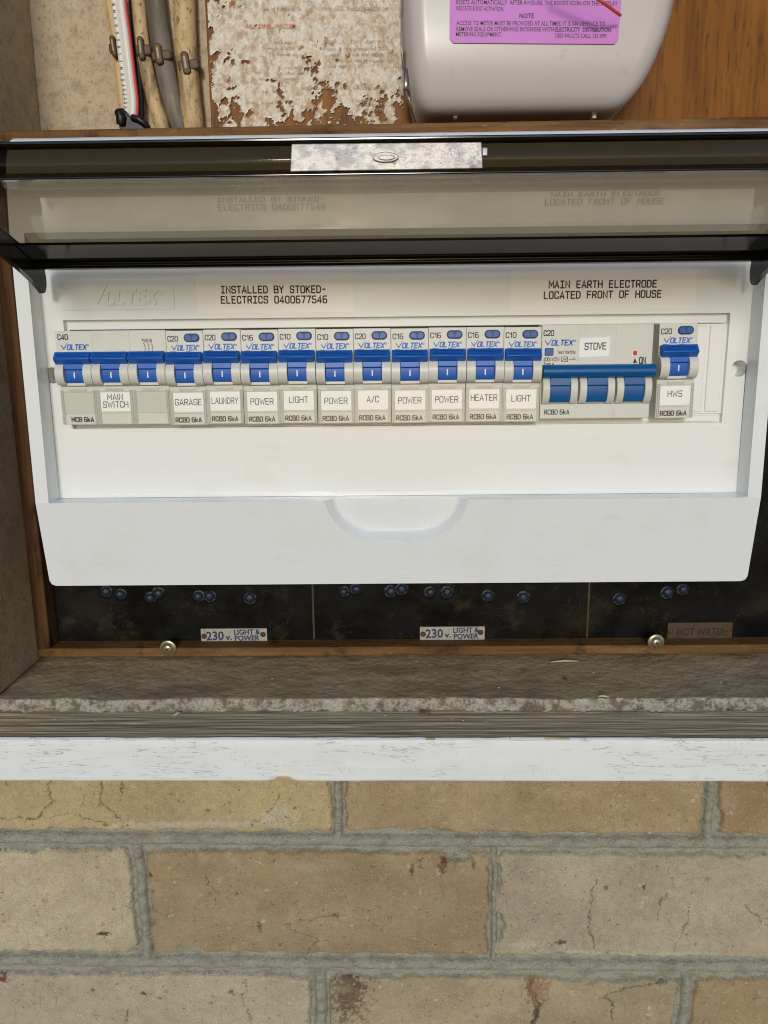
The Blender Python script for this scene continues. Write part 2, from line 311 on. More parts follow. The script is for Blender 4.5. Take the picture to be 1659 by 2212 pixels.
# ---- lettering: a stroke alphabet for the printed labels, and the built-in face for the rest
GL = {
 'A': (.62, [[(0, 0), (.31, 1), (.62, 0)], [(.1, .3), (.52, .3)]]), 'B': (.58, [[(0, .52), (.53, .52), (.53, 1), (0, 1), (0, 0), (.58, 0), (.58, .52)]]),
 'C': (.56, ['r', [(.54, .72), (.54, 1), (0, 1), (0, 0), (.54, 0), (.54, .28)]]), 'D': (.58, [[(0, 0), (0, 1), (.36, 1), (.5, .92), (.58, .75), (.58, .25), (.5, .08), (.36, 0), (0, 0)]]),
 'E': (.52, [[(.52, 1), (0, 1), (0, 0), (.52, 0)], [(0, .52), (.46, .52)]]), 'F': (.52, [[(.52, 1), (0, 1), (0, 0)], [(0, .5), (.46, .5)]]),
 'G': (.58, ['r', [(.58, .78), (.58, 1), (0, 1), (0, 0), (.58, 0), (.58, .48), (.34, .48)]]), 'H': (.58, [[(0, 0), (0, 1)], [(.58, 0), (.58, 1)], [(0, .52), (.58, .52)]]),
 'I': (.1, [[(.05, 0), (.05, 1)]]), 'J': (.5, ['r', [(.5, 1), (.5, 0), (0, 0), (0, .25)]]), 'K': (.58, [[(0, 0), (0, 1)], [(.56, 1), (0, .42)], [(.18, .6), (.58, 0)]]),
 'L': (.5, [[(0, 1), (0, 0), (.5, 0)]]), 'M': (.7, [[(0, 0), (0, 1), (.35, .35), (.7, 1), (.7, 0)]]), 'N': (.58, [[(0, 0), (0, 1), (.58, 0), (.58, 1)]]),
 'O': (.58, ['c', [(0, 0), (0, 1), (.58, 1), (.58, 0)]]), 'P': (.56, ['r', [(0, 0), (0, 1), (.56, 1), (.56, .46), (0, .46)]]),
 'R': (.58, ['r', [(0, 0), (0, 1), (.56, 1), (.56, .47), (0, .47)], [(.3, .47), (.58, 0)]]),
 'S': (.56, ['r', [(.56, .78), (.56, 1), (0, 1), (0, .53), (.56, .49), (.56, 0), (0, 0), (0, .22)]]), 'T': (.6, [[(0, 1), (.6, 1)], [(.3, 1), (.3, 0)]]),
 'U': (.58, ['r', [(0, 1), (0, 0), (.58, 0), (.58, 1)]]), 'V': (.6, [[(0, 1), (.3, 0), (.6, 1)]]), 'W': (.84, [[(0, 1), (.2, 0), (.42, .8), (.64, 0), (.84, 1)]]),
 'X': (.6, [[(0, 1), (.6, 0)], [(0, 0), (.6, 1)]]), 'Y': (.6, [[(0, 1), (.3, .5), (.6, 1)], [(.3, .5), (.3, 0)]]), 'Z': (.56, [[(0, 1), (.56, 1), (0, 0), (.56, 0)]]),
 '0': (.56, ['c', [(0, 0), (0, 1), (.56, 1), (.56, 0)]]), '1': (.34, [[(0, .78), (.26, 1), (.26, 0)]]), '2': (.56, ['r', [(0, .78), (0, 1), (.56, 1), (.56, .56), (0, .06), (0, 0), (.56, 0)]]),
 '3': (.56, ['r', [(0, .8), (0, 1), (.56, 1), (.56, .52), (.2, .52)], [(.2, .52), (.56, .52), (.56, 0), (0, 0), (0, .2)]]),
 '4': (.6, [[(.44, 0), (.44, 1), (0, .26), (.6, .26)]]), '5': (.56, ['r', [(.54, 1), (0, 1), (0, .56), (.56, .56), (.56, 0), (0, 0), (0, .18)]]),
 '6': (.56, ['r', [(.54, 1), (0, 1), (0, 0), (.56, 0), (.56, .56), (0, .56)]]), '7': (.56, [[(0, 1), (.56, 1), (.2, 0)]]),
 '8': (.56, ['c', [(0, 0), (0, 1), (.56, 1), (.56, 0)], [(0, .52), (.56, .52)]]), '9': (.56, ['r', [(.02, 0), (.56, 0), (.56, 1), (0, 1), (0, .45), (.56, .45)]]),
 'k': (.5, [[(0, 0), (0, 1)], [(.46, .66), (0, .28)], [(.17, .42), (.5, 0)]]), '-': (.4, [[(.02, .5), (.38, .5)]]), '/': (.44, [[(0, -.08), (.44, 1.05)]]), '.': (.1, [[(.05, 0), (.05, .1)]]),
 'm': (.7, [[(0, 0), (0, .68), (.35, .68), (.35, 0)], [(.35, .68), (.7, .68), (.7, 0)]]), 'p': (.5, ['r', [(0, -.3), (0, .68), (.5, .68), (.5, 0), (0, 0)]]), 'y': (.5, [[(0, .68), (.26, 0)], [(.5, .68), (.14, -.3)]]),
 'e': (.5, ['r', [(0, .36), (.5, .36), (.5, .68), (0, .68), (0, 0), (.48, 0)]]), 's': (.46, ['r', [(.46, .68), (0, .68), (0, .36), (.46, .32), (.46, 0), (0, 0)]]), 't': (.36, [[(.16, .95), (.16, 0), (.36, 0)], [(0, .68), (.36, .68)]]),
 'o': (.5, ['c', [(0, 0), (0, .68), (.5, .68), (.5, 0)]]), 'n': (.5, [[(0, 0), (0, .68), (.5, .68), (.5, 0)]]), 'h': (.5, [[(0, 0), (0, 1)], [(0, .68), (.5, .68), (.5, 0)]]), 'l': (.1, [[(.05, 0), (.05, 1)]]), 'z': (.46, [[(0, .68), (.46, .68), (0, 0), (.46, 0)]]),
}
SLAB_I = (.5, [[(.25, 0), (.25, 1)], [(0, 0), (.5, 0)], [(0, 1), (.5, 1)]])
def roundpts(P, closed, r=.17):
    out = []; n = len(P)
    for i, p in enumerate(P):
        if not closed and i in (0, n-1): out.append(p); continue
        a, b = P[i-1], P[(i+1) % n]; p_ = Vector(p); va = Vector(a)-p_; vb = Vector(b)-p_
        q = min(r, va.length*.48, vb.length*.48)
        if q < .02: out.append(p); continue
        A = p_+va.normalized()*q; B = p_+vb.normalized()*q
        out += [tuple(A), tuple(p_*.5+(A+B)*.25), tuple(B)]
    return out
def strip(P, w, closed):
    n = len(P); L = []; R = []
    P = [Vector(p) for p in P]
    for i in range(n):
        if closed: a, b = P[i-1], P[(i+1) % n]
        else: a, b = P[max(i-1, 0)], P[min(i+1, n-1)]
        d1 = (P[i]-a); d2 = (b-P[i])
        if d1.length < 1e-6: d1 = d2
        if d2.length < 1e-6: d2 = d1
        d1 = d1.normalized(); d2 = d2.normalized(); t = d1+d2
        if t.length < .3: t = d2
        t = t.normalized(); nn = Vector((-t.y, t.x)); k = w/max(.45, abs(nn.dot(Vector((-d2.y, d2.x)))))
        p = P[i].copy()
        if not closed and i == 0: p -= d2*w*.7
        if not closed and i == n-1: p += d1*w*.7
        L.append(p+nn*k); R.append(p-nn*k)
    vs = [v for pr in zip(L, R) for v in pr]; m = n if closed else n-1
    return vs, [(2*i, 2*i+1, (2*((i+1) % n))+1, 2*((i+1) % n)) for i in range(m)]
def stroke_text(txt, w=.07, mono=0, gap=.24, shear=0, space=.42, slab=False):
    """returns 2-D verts, faces, width, for cap height 1"""
    V = []; Fc = []; x = 0
    for ch in txt:
        if ch == ' ': x += mono or space; continue
        gw, st = SLAB_I if (slab and ch == 'I') else GL[ch]
        mode = ''
        x0 = x+((mono-gap)-gw)/2 if mono else x
        for sk in st:
            if isinstance(sk, str): mode = sk; continue
            cl = mode == 'c' and len(sk) == 4
            P = roundpts(sk, cl) if mode else sk
            vs, fs = strip(P, w, cl); o = len(V)
            V += [(x0+p.x+p.y*shear, p.y) for p in vs]; Fc += [tuple(o+i for i in f) for f in fs]
        x += mono if mono else gw+gap
    return V, Fc, x-(gap if not mono else gap)
def face_text(txt, bold=0.0, shear=0.0):
    cu = bpy.data.curves.new('lettering', 'FONT'); cu.body = txt; cu.offset = bold; cu.shear = shear; cu.resolution_u = 2
    ob = bpy.data.objects.new('lettering', cu); me = bpy.data.meshes.new_from_object(ob)
    V = [(v.co.x, v.co.y) for v in me.vertices]; Fc = [tuple(p.vertices) for p in me.polygons]
    bpy.data.objects.remove(ob); bpy.data.curves.remove(cu); bpy.data.meshes.remove(me)
    x0 = min(p[0] for p in V); x1 = max(p[0] for p in V)
    V = [((p[0]-x0)/.69, p[1]/.69) for p in V]
    return V, Fc, (x1-x0)/.69
def put_text(mb, T, p0, xdir, height, width=None, up=Vector((0, 0, 1)), mi=0):
    V, Fc, w = T; p0 = Vector(p0); xd = Vector(xdir).normalized(); k = (width/w) if width else height
    mb.add([p0+xd*(a*k)+up*(b*height) for a, b in V], Fc, mi)
def px_text(mb, T, u0, v0, u1, v1, hpx, Y, mi=0, depth=None):
    """text whose baseline ran from (u0,v0) to (u1,v1) in the photo, on the plane Y"""
    a, b = at(u0, v0, Y), at(u1, v1, Y); h = (at(u0, v0-hpx, Y)-a).z
    put_text(mb, T, a, b-a, h, (b-a).length, mi=mi)
def flat_mb(u0, v0, u1, v1, y0, y1):
    """thin box over a pixel rectangle"""
    a, b, c, d = at(u0, v0, y0), at(u1, v0, y0), at(u1, v1, y0), at(u0, v1, y0)
    m = MB(); z1 = (a.z+b.z)/2; z0 = (c.z+d.z)/2
    m.box((a.x+d.x)/2, (b.x+c.x)/2, y0, y1, z0, z1); return m

# ---- numpy noise for sculpted surfaces
def vnoise(X, Z, seed=0):
    xi = np.floor(X).astype(np.int64); zi = np.floor(Z).astype(np.int64); fx = X-xi; fz = Z-zi
    fx = fx*fx*(3-2*fx); fz = fz*fz*(3-2*fz)
    def h(a, b):
        n = (a*374761393+b*668265263+seed*974634777) & 0x7fffffff
        n = ((n ^ (n >> 13))*1274126177) & 0x7fffffff
        return ((n ^ (n >> 16)) & 0xffff)/65535.0
    return (h(xi, zi)*(1-fx)+h(xi+1, zi)*fx)*(1-fz)+(h(xi, zi+1)*(1-fx)+h(xi+1, zi+1)*fx)*fz
def fbm(X, Z, oct=4, seed=0):
    t = 0; a = .5; s = 0
    for o in range(oct): t = t+a*vnoise(X*2**o, Z*2**o, seed+o*17); s += a; a *= .5
    return t/s
def grid_obj(name, X, Y, Z, mats, mi=None, keep=None, tint=None, parent=None, smooth=True):
    ny, nx = X.shape; idx = np.arange(ny*nx).reshape(ny, nx)
    q = np.stack([idx[:-1, :-1], idx[:-1, 1:], idx[1:, 1:], idx[1:, :-1]], -1).reshape(-1, 4)
    m_ = mi.reshape(-1) if mi is not None else np.zeros(len(q), int)
    if keep is not None: k = keep.reshape(-1); q = q[k]; m_ = m_[k]
    if parent is not None: o = ORG[parent.name]
    else: o = Vector((float(X.mean()), float(Y.mean()), float(Z.min())))
    co = np.stack([(X-o.x), (Y-o.y), (Z-o.z)], -1).reshape(-1, 3)*MM
    used = np.unique(q); rm = np.full(ny*nx, -1); rm[used] = np.arange(len(used)); q = rm[q]; co = co[used]
    me = bpy.data.meshes.new(name)
    me.vertices.add(len(co)); me.vertices.foreach_set('co', co.ravel())
    me.loops.add(len(q)*4); me.loops.foreach_set('vertex_index', q.ravel().astype(np.int32))
    me.polygons.add(len(q)); me.polygons.foreach_set('loop_start', (np.arange(len(q))*4).astype(np.int32))
    me.polygons.foreach_set('material_index', m_.astype(np.int32))
    me.polygons.foreach_set('use_smooth', np.full(len(q), smooth))
    for m in mats: me.materials.append(m)
    me.update(calc_edges=True); me.validate()
    if tint is not None:
        ca = me.color_attributes.new('tint', 'FLOAT_COLOR', 'POINT')
        t = np.concatenate([tint.reshape(-1, 3)[used], np.ones((len(used), 1))], 1); ca.data.foreach_set('color', t.ravel())
    ob = bpy.data.objects.new(name, me); COL.objects.link(ob); ORG[ob.name] = o
    if parent is None: ob.location = (o.x*MM, o.y*MM, o.z*MM+ZC)
    else: ob.parent = parent
    return ob

# ================================================================== BRICK WALL
Y_BRICK = 440.0
def brick_wall():
    TILT = -.0115
    x0, x1, z0, z1 = -350, 345, -520, -216
    step = .62
    xs = np.arange(x0, x1, step); zs = np.arange(z0, z1, step)
    X, Z = np.meshgrid(xs, zs)
    Zt = Z-TILT*X
    # courses (z range at x = 0) and their vertical joints, read off the photo
    def zz(u, v): p = at(u, v, Y_BRICK); return p.z-TILT*p.x
    def xx(u, v): return at(u, v, Y_BRICK).x
    j1t, j1b = zz(830, 1800), zz(830, 1843); j2t, j2b = zz(830, 2064), zz(830, 2112)
    H = j1b-j2t
    rows = [(j1t, j1t+H), (j2t, j1b), (j2b-H, j2b)]
    cuts = [[(xx(716, 1745), xx(745, 1745)), (xx(1520, 1745), xx(1551, 1745))],
            [(xx(288, 1950), xx(322, 1950)), (xx(1058, 1950), xx(1075, 1950))],
            [(xx(671, 2150), xx(709, 2150)), (xx(1465, 2150), xx(1500, 2150))]]
    cols = [[S(192, 172, 128), S(174, 150, 112), S(164, 134, 97)],
            [S(198, 182, 150), S(163, 141, 105), S(184, 169, 144)],
            [S(188, 172, 147), S(176, 158, 126), S(164, 140, 102)]]
    wob = (fbm(X/11, Z/11, 4, 3)-.5)*5.0+(fbm(X/2.6, Z/2.6, 2, 8)-.5)*1.5+2.6*np.clip(fbm(X/17+5, Z/11, 3, 9)-.62, 0, 1)*8
    best = np.full(X.shape, 1e3); tint = np.zeros(X.shape+(3,)); tint[:] = S(160, 140, 110)
    for (zb, zt), cc, cl in zip(rows, cuts, cols):
        ex = [-420]+[e for c in cc for e in c]+[420]
        for k in range(3):
            a, b = ex[2*k], ex[2*k+1]
            cx, cz, hx, hz = (a+b)/2, (zb+zt)/2, (b-a)/2, (zt-zb)/2; r = 4.0
            dx = np.maximum(np.abs(X-cx)-hx+r, 0); dz = np.maximum(np.abs(Zt-cz)-hz+r, 0)
            ins = np.minimum(np.maximum(np.abs(X-cx)-hx, np.abs(Zt-cz)-hz), 0)
            sd = np.where(ins < -r, ins, np.hypot(dx, dz)-r)
            upd = sd < best; best = np.where(upd, sd, best)
            g = (fbm(X/40+k*7, Z/30+zb, 4, 21)-.5)[..., None]*.5+1
            tint = np.where(upd[..., None], np.array(cl[k])*np.array((1.0, 1.03, 1.07))*g, tint)
    sd = best+wob
    isb = sd < 0
    # mortar: tooled rounded bead in the bed joints and the perpends
    bead = np.zeros(X.shape)
    for zt_, zb_ in ((j1t, j1b), (j2t, j2b)):
        c = (zt_+zb_)/2+.6; hw = 4.3; q = (Zt+(fbm(X/60, Z*0, 2, 5)-.5)*1.2-c)/hw
        bead = np.maximum(bead, np.where(np.abs(q) < 1, np.sqrt(np.maximum(1-q*q, 0)), 0))
    for (zb, zt), cc in zip(rows, cuts):
        for a, b in cc:
            c = (a+b)/2; hw = max(2.2, (b-a)*.34); q = (X+(fbm(Z/30, Z*0, 2, 6)-.5)*3-c)/hw
            inr = (Zt > zb-3) & (Zt < zt+3)
            bead = np.maximum(bead, np.where((np.abs(q) < 1) & inr, np.sqrt(np.maximum(1-q*q, 0))*.85, 0))
    mort = -3.9+4.6*bead+(fbm(X/3, Z/3, 4, 31)-.5)*1.6
    edge = np.clip(-sd/3.0, 0, 1)
    bh = -1.6*(1-edge)**2+(fbm(X/12, Z/12, 5, 41)-.5)*1.7+(fbm(X/2.5, Z/2.5, 3, 44)-.5)*.5
    k_ = np.clip((.7-sd)/2.0, 0, 1); k_ = k_*k_*(3-2*k_); h = mort*(1-k_)+bh*k_
    # cracks, chips and burnt spots of these bricks
    def crack(px, wd, dep=1.8):
        nonlocal h, tint
        P = [at(u, v, Y_BRICK) for u, v in px]
        Xw = X+(fbm(X/3.5, Z/3.5, 4, 51)-.5)*6; Zw = Z+(fbm(X/3.5+9, Z/3.5, 4, 52)-.5)*6; wd = wd*(.55+.9*fbm(X/6, Z/6, 2, 53))
        d = np.full(X.shape, 1e3)
        for a, b in zip(P[:-1], P[1:]):
            ax, az, bx, bz = a.x, a.z, b.x, b.z; L2 = (bx-ax)**2+(bz-az)**2+1e-9
            t = np.clip(((Xw-ax)*(bx-ax)+(Zw-az)*(bz-az))/L2, 0, 1)
            d = np.minimum(d, np.hypot(Xw-ax-t*(bx-ax), Zw-az-t*(bz-az)))
        k = np.clip(1-d/wd, 0, 1)*isb
        h = h-dep*k; tint = tint*(1-.78*np.minimum(k*1.4, 1)[..., None])
    for px, wd, dp in [([(103, 1692), (108, 1730), (84, 1765)], .75, 2), ([(222, 1693), (215, 1730), (250, 1765), (275, 1790)], .55, 1.5),
                       ([(540, 1785), (580, 1760), (600, 1720)], .5, 1), ([(268, 1692), (262, 1730)], .5, 1), ([(180, 1720), (172, 1745)], .45, 1),
                       ([(0, 1770), (70, 1768), (160, 1760), (240, 1785)], .45, 1),
                       ([(467, 1955), (470, 1930), (440, 1895)], .5, 1), ([(620, 2005), (690, 2030), (660, 2060), (690, 2075)], .6, 1.6), ([(610, 2000), (680, 1985), (740, 1975)], .5, 1),
                       ([(1275, 1990), (1280, 1930), (1290, 1900)], .5, 1), ([(1420, 1985), (1425, 1950), (1440, 1930)], .55, 1), ([(1450, 2060), (1480, 2000), (1490, 1960)], .5, 1),
                       ([(1610, 1955), (1655, 2000)], .5, 1), ([(1270, 1990), (1285, 2050)], .45, 1),
                       ([(1147, 2115), (1145, 2135), (1163, 2170), (1150, 2212)], 1.9, 4), ([(1320, 2205), (1325, 2170), (1305, 2155), (1345, 2135), (1440, 2125)], .7, 1.6),
                       ([(268, 2212), (275, 2185)], .6, 1), ([(530, 2110), (525, 2170), (545, 2205)], .5, 1), ([(640, 2070), (655, 2100)], .6, 1)]: crack(px, wd, dp)
    def spot(u, v, rx, rz, c, seed, amt=.9):
        nonlocal tint
        p = at(u, v, Y_BRICK); d = np.hypot((X-p.x)/rx, (Z-p.z)/rz)+(fbm(X/1.6, Z/1.6, 3, seed)-.5)*1.9
        k = (np.clip((1-d)*2.5, 0, 1)*amt*isb)[..., None]; tint = tint*(1-k)+np.array(c)*k
    red = S(104, 44, 36); dk = S(72, 52, 40)
    for u, v, a, b, c in [(958, 1868, 3.2, 6, red), (908, 1870, 1.6, 7, red), (890, 1880, 1.5, 4, red), (1022, 1868, 1.8, 4, dk), (1310, 1918, 2, 2.6, red), (1212, 2035, 4, 1.8, red),
                          (750, 2150, 14, 22, S(92, 66, 48)), (5, 2115, 4, 4, red), (345, 2155, 1.8, 1.6, red), (455, 2165, 2, 1.8, red), (200, 2140, 1.6, 1.4, red), (500, 2145, 3, 2, red), (450, 1752, 2, 1.8, red),
                          (222, 2018, 5.5, 1.8, S(40, 28, 34)), (605, 2040, 1.5, 1.5, red), (512, 1930, 1.4, 1.6, dk), (1500, 1812, 2, 2, dk), (325, 1890, 1.8, 1.8, dk), (1160, 2140, 10, 14, S(150, 112, 84)),
                          (310, 2145, 2, 1.5, red), (1390, 1916, 1.6, 1.8, red), (1036, 2042, 2, 1.4, dk), (700, 1965, 1.4, 1.2, dk), (560, 2000, 1.5, 5, dk)]:
        spot(u, v, a, b, c, int(u) % 97)
    pale = S(206, 196, 176)
    for u, v, a, b in [(1250, 2062, 34, 3.2), (1480, 2066, 40, 3.4), (40, 2052, 26, 2.2), (420, 1780, 60, 2.2), (55, 1950, 2.2, 26), (600, 1765, 14, 9), (1140, 2040, 12, 3)]:
        spot(u, v, a, b, pale, int(u) % 89, .7)
    mi = np.where(isb[:-1, :-1] & isb[1:, 1:], 0, 1)
    w = tag(grid_obj('brick_wall', X, Y_BRICK-h, Z, [M['brick'], M['mortar']], mi, tint=tint), 'cream clinker brick wall with rounded grey mortar joints below the white sill', 'brick wall')
    return w
brick_wall()

# ================================================================== SILL, LEDGE, RECESS WALLS
def sill():
    t = thing('window_sill', 'weathered timber sill with cracked white paint on its front edge', 'sill', (0, 390, -212))
    TL = -.0055
    # white painted front, gently rounded and chipped
    xs = np.arange(-350, 345, .7); zs = np.linspace(0, 1, 44)
    X, Tz = np.meshgrid(xs, zs)
    zb, zt = at(830, 1690, 354).z, at(830, 1598, 354).z
    Z = zb+(zt-zb)*Tz
    e = np.minimum(Tz, 1-Tz)*(zt-zb)
    Y = 354+np.where(e < 1.6, 1.6-np.sqrt(np.maximum(1.6**2-(1.6-e)**2, 0)), 0)
    up = np.clip((Tz-.72)/.28, 0, 1)
    Y = Y+(fbm(X/40, Z/12, 3, 61)-.5)*1.0+up**2*(1.2*fbm(X/12, Z*0, 4, 62))
    cx = at(612, 1688, 354).x; Y = Y+3.5*np.exp(-((X-cx)/4.2)**2)*np.clip(1-Tz*8, 0, 1); Z = Z+1.6*np.exp(-((X-cx)/3.2)**2)*np.clip(1-Tz*6, 0, 1)
    pu0, pu1 = at(1064, 1600, 354).x, at(1262, 1600, 354).x
    inp = np.clip(np.minimum(X-pu0, pu1-X)/12, 0, 1)
    peel = Tz > 1.01-.07*inp*fbm(X/10, Tz*2, 3, 66)-.10*np.clip(fbm(X/11, X*0+4, 5, 67)-.60, 0, 1)*2
    mi = np.where(peel[:-1, :-1], 1, 0)
    grid_obj('painted_front', X, Y, Z+TL*X, [M['paint'], M['weathered']], mi, parent=t)
    # bare weathered top board
    ys = np.linspace(354.8, 400, 60); X, Y = np.meshgrid(np.arange(-350, 345, 1.0), ys)
    Z = zt-.5-np.clip((356.5-Y)/2, 0, 1)*.8+(fbm(X/30, Y/1.3, 4, 71)-.5)*1.1
    grid_obj('top_board', X, Y, Z+TL*X, [M['weathered']], parent=t)
    m = MB(); m.box(-350, 345, 357, 440, zb+.8, zt-2.5); m.build('core', M['weathered'], t).rotation_euler[1] = -TL
    return zt
SILL_Z = sill()
LEDGE_Z = -182.0
def ledge():
    yf = atz(830, 1514, LEDGE_Z).y+2
    xs = np.arange(-350, 345, .8); X, Tt = np.meshgrid(xs, np.linspace(0, 1, 90))
    jag = (fbm(X/16, X*0, 5, 81)-.5)*3.4
    front = yf+jag
    # first part of the rows is the broken front edge, the rest the top
    lo = Tt < .22; a = np.clip(Tt/.22, 0, 1); b = np.clip((Tt-.22)/.78, 0, 1)
    rag = (fbm(X/3, Tt*12, 4, 83)-.5)*5.0+(fbm(X/1.1, Tt*30, 2, 87)-.5)*1.8
    Y = np.where(lo, front-.8+a*1.2+rag*(1-a*.4), front+.4+b*(452-front))
    Z = np.where(lo, SILL_Z-.2+a*(LEDGE_Z-SILL_Z)+rag*.35*a, LEDGE_Z+(fbm(X/20, Y/20, 4, 82)-.5)*1.2+(fbm(X/3, Y/3, 3, 84)-.5)*.5)
    mi = np.where(lo[:-1, :-1], 1, 0)
    tag(grid_obj('cement_ledge', X, Y, Z-.004*X, [M['ledge'], M['broken']], mi), 'dusty grey cement sheet ledge with a broken front edge behind the sill', 'ledge')
ledge()
m = MB(); m.box(-350, 345, 515, 530, -230, 360); tag(m.build('recess_back_wall', M['cement']), 'rough beige cement sheet forming the back of the meter recess', 'wall')
m = MB(); m.box(-350, -217.5, 388, 515, -181, 360)
tag(m.build('recess_side_wall', M['cement_side'], bevel=1.5), 'grey cement sheet reveal at the left side of the recess', 'wall')

# ================================================================== PLYWOOD BOARD, PAPER NOTICE
xl = at(450, 150, 490).x
m = MB(); m.box(xl, 345, 490, 514.5, 60, 360)
m.mi = [0]*len(m.f); m.mi[4] = 1
tag(m.build('plywood_board', [M['ply'], M['ply_edge']], bevel=.4), 'orange varnished plywood board carrying the paper notice and the meter', 'board')
def paper():
    a, b = at(446, -30, 489.5), at(872, -30, 489.5); zb = at(660, 274, 489.5).z
    X, Z = np.meshgrid(np.arange(a.x, b.x, .55), np.arange(zb, a.z, .55))
    n = fbm(X/7, Z/7, 5, 91); n2 = fbm(X/2.4, Z/2.4, 4, 92)
    U = (X-a.x)/(b.x-a.x); Hh = Z-zb
    edge_b = (fbm(X/9, X*0+1, 4, 93)-.5)*34+16-10*np.exp(-((U-.28)/.12)**2)+8*np.exp(-((U-.75)/.2)**2)*0
    loss = np.clip((edge_b-Hh)/26, -.45, 1)*.26+np.clip((.07-U)/.07, 0, 1)*.16+np.clip((U-.93)/.07, 0, 1)*.14*np.clip(1-(Hh-20)/40, 0, 1)
    loss += .09*np.exp(-((U-.3)/.14)**2-((Hh-32)/16)**2)+.12*np.exp(-((U-.52)/.03)**2-((Hh-34)/12)**2)+.10*np.exp(-((U-.08)/.06)**2-((Hh-50)/18)**2)
    n3 = fbm(X/1.1, Z/1.1, 2, 97)
    val = n*.45+n2*.4+n3*.15
    keep = val+loss < .60
    curl = np.clip((val+loss-.53)/.08, 0, 1)**2*.8
    Y = 489.55-.25-curl-(n2-.5)*.5
    k = keep[:-1, :-1] & keep[1:, 1:]
    t = thing('paper_notice', 'tattered cream paper notice peeling off the plywood board', 'notice', ((a.x+b.x)/2, 489, zb))
    grid_obj('sheet', X, Y, Z, [M['paper']], keep=k, parent=t)
    mb = MB()
    for s, u0, v0, u1, h in [('nu ng Pres s to fu', 806*0+808*0+860*0+808*0+806*0+0+ 808-0-0 if False else 860*0+ 857*0+ 570, 22, 736*0+ 848*0+ 655*0+ 650, 9)]:
        px_text(mb, face_text(s, .004), u0, v0, u1, v0, h, 488.4)
    for s, u0, v0, u1, h in [('1  Have  dBRC  hecked by qualified per', 688, 21, 840, 9), ('occas  nasa so', 592, 93, 640, 6), ('vwerm  to  nd ke', 575, 106, 635, 6), ('menes  in  p ol', 598, 119, 663, 6),
                             ('y   repleo', 600, 148, 648, 6), ('s  after tes', 605, 160, 655, 6), ('du  te  only', 560, 172, 640, 6), ('co  da  e', 566, 199, 612, 6), ('e  ne', 540, 223, 590, 6),
                             ('1   vfp    s   DFF dur', 685, 92, 810, 7), ('4.   fault  is  not  discovered DO', 690, 107, 832, 7), ('ected  r  at ond  any  circ nst', 715, 120, 828, 7), ('Must  be  ised by a qualifi', 725, 132, 828, 7), ('sed  aga', 709, 145, 748, 7),
                             ('oria Authorised Current Circuit Breaker', 650, 255*0+250*0+192*0+253*0+251*0+ 250*0+ 192, 830, 7), ('Sales Office   A  O', 760, 219, 825, 6), ('ast 10   347 0', 768, 229, 835, 6), ('t   (12) 0', 792, 240, 838, 6), ('1 (R)   50', 790, 268, 838, 5)]:
        px_text(mb, face_text(s, .002), u0, v0, u1, v0, h, 488.4)
    mb.build('lettering', M['ink_soft'], t)
    mb = MB(); px_text(mb, face_text('ARE  IDING  PROBLEM', .01), 531, 60, 638, 60, 9, 488.4); mb.build('heading', M['ink_red'], t)
paper()

# ================================================================== CABLES AND CLIPS
def pxline(pts, Y): return [at(u, v, Y) for u, v in pts]
def smooth_line(P, n=6):
    out = []
    for i in range(len(P)-1):
        p0, p1, p2, p3 = P[max(i-1, 0)], P[i], P[i+1], P[min(i+2, len(P)-1)]
        for k in range(n):
            t = k/n; out.append(.5*((2*p1)+(p2-p0)*t+(2*p0-5*p1+4*p2-p3)*t*t+(3*p1-p0-3*p2+p3)*t**3))
    return out+[P[-1]]
PXMM = 515/1661*1.05
def cable(name, pts, wpx, mat, label, Y=505, flat=.8, group='old cables clipped to the recess wall'):
    P = smooth_line(pxline(pts, Y)); m = MB(); m.tube(P, wpx*.5*Y/1661/.98, 20, flat=flat)
    return tag(m.build(name, mat), label, 'cable', group)
low = 320
cable('cable', [(233, -40), (236, 0), (250, 84), (259, 168), (268, 235), (290, 290), (296, low)], 17, M['cable_tan'], 'thin tan cable mostly hidden behind the white flex', 509)
cable('cable', [(284, -40), (286, 0), (293, 84), (299, 168), (303, 240), (301, low)], 15, M['cable_black'], 'smooth black cable running close beside the red core', 507, flat=.8)
cable('cable', [(294, -40), (297, 0), (305, 78), (314, 140), (331, 210), (351, 277), (362, low)], 29, M['cable_dirty'], 'flat tan cable grimy at its foot beside the black cable', 508)
cable('cable', [(334, -40), (336, 0), (347, 92), (361, 168), (378, 238), (394, 277), (408, low)], 40, M['cable_grey'], 'wide dark grey flat cable between two tan cables', 509)
cable('cable', [(396, -40), (398, 0), (403, 112), (410, 196), (418, 277), (421, low)], 42, M['cable_dirty'], 'widest tan cable beside the edge of the plywood board', 508)
t = thing('twin_flex', 'white and red twin flex with printed black marks and a black tie', 'cable', at(270, 200, 498))
WP = [(252, -40), (254, 0), (265, 84), (275, 168), (281, 225), (277, 278), (272, low)]
P = smooth_line(pxline(WP, 499))
m = MB(); m.tube([p+Vector((-1.9, 0, 0)) for p in P], 2.15, 12); m.tube([p+Vector((1.9, .2, 0)) for p in P], 2.15, 12); m.build('white_core', M['cable_white'], t)
m = MB(); m.tube([p+Vector((4.3, .5, 0)) for p in P], .95, 12); m.build('red_core', M['cable_red'], t)
mb = MB()
for k, s in enumerate(['8', 'M', 'V', 'S', '0', '5', '8', '1', 'T', 'M', '3', 'S', 'A', 'N', 'Z', '5', '0', '0', '8']):
    i = 7+k*1.05; i0 = int(i); p = P[min(i0, len(P)-2)].lerp(P[min(i0+1, len(P)-1)], i-i0)
    put_text(mb, stroke_text(s, .1), p+Vector((-2.9, -2.25, 0)), Vector((0, 0, -1)), 1.5, up=Vector((1, 0, 0)))
mb.build('lettering', M['ink'], t)
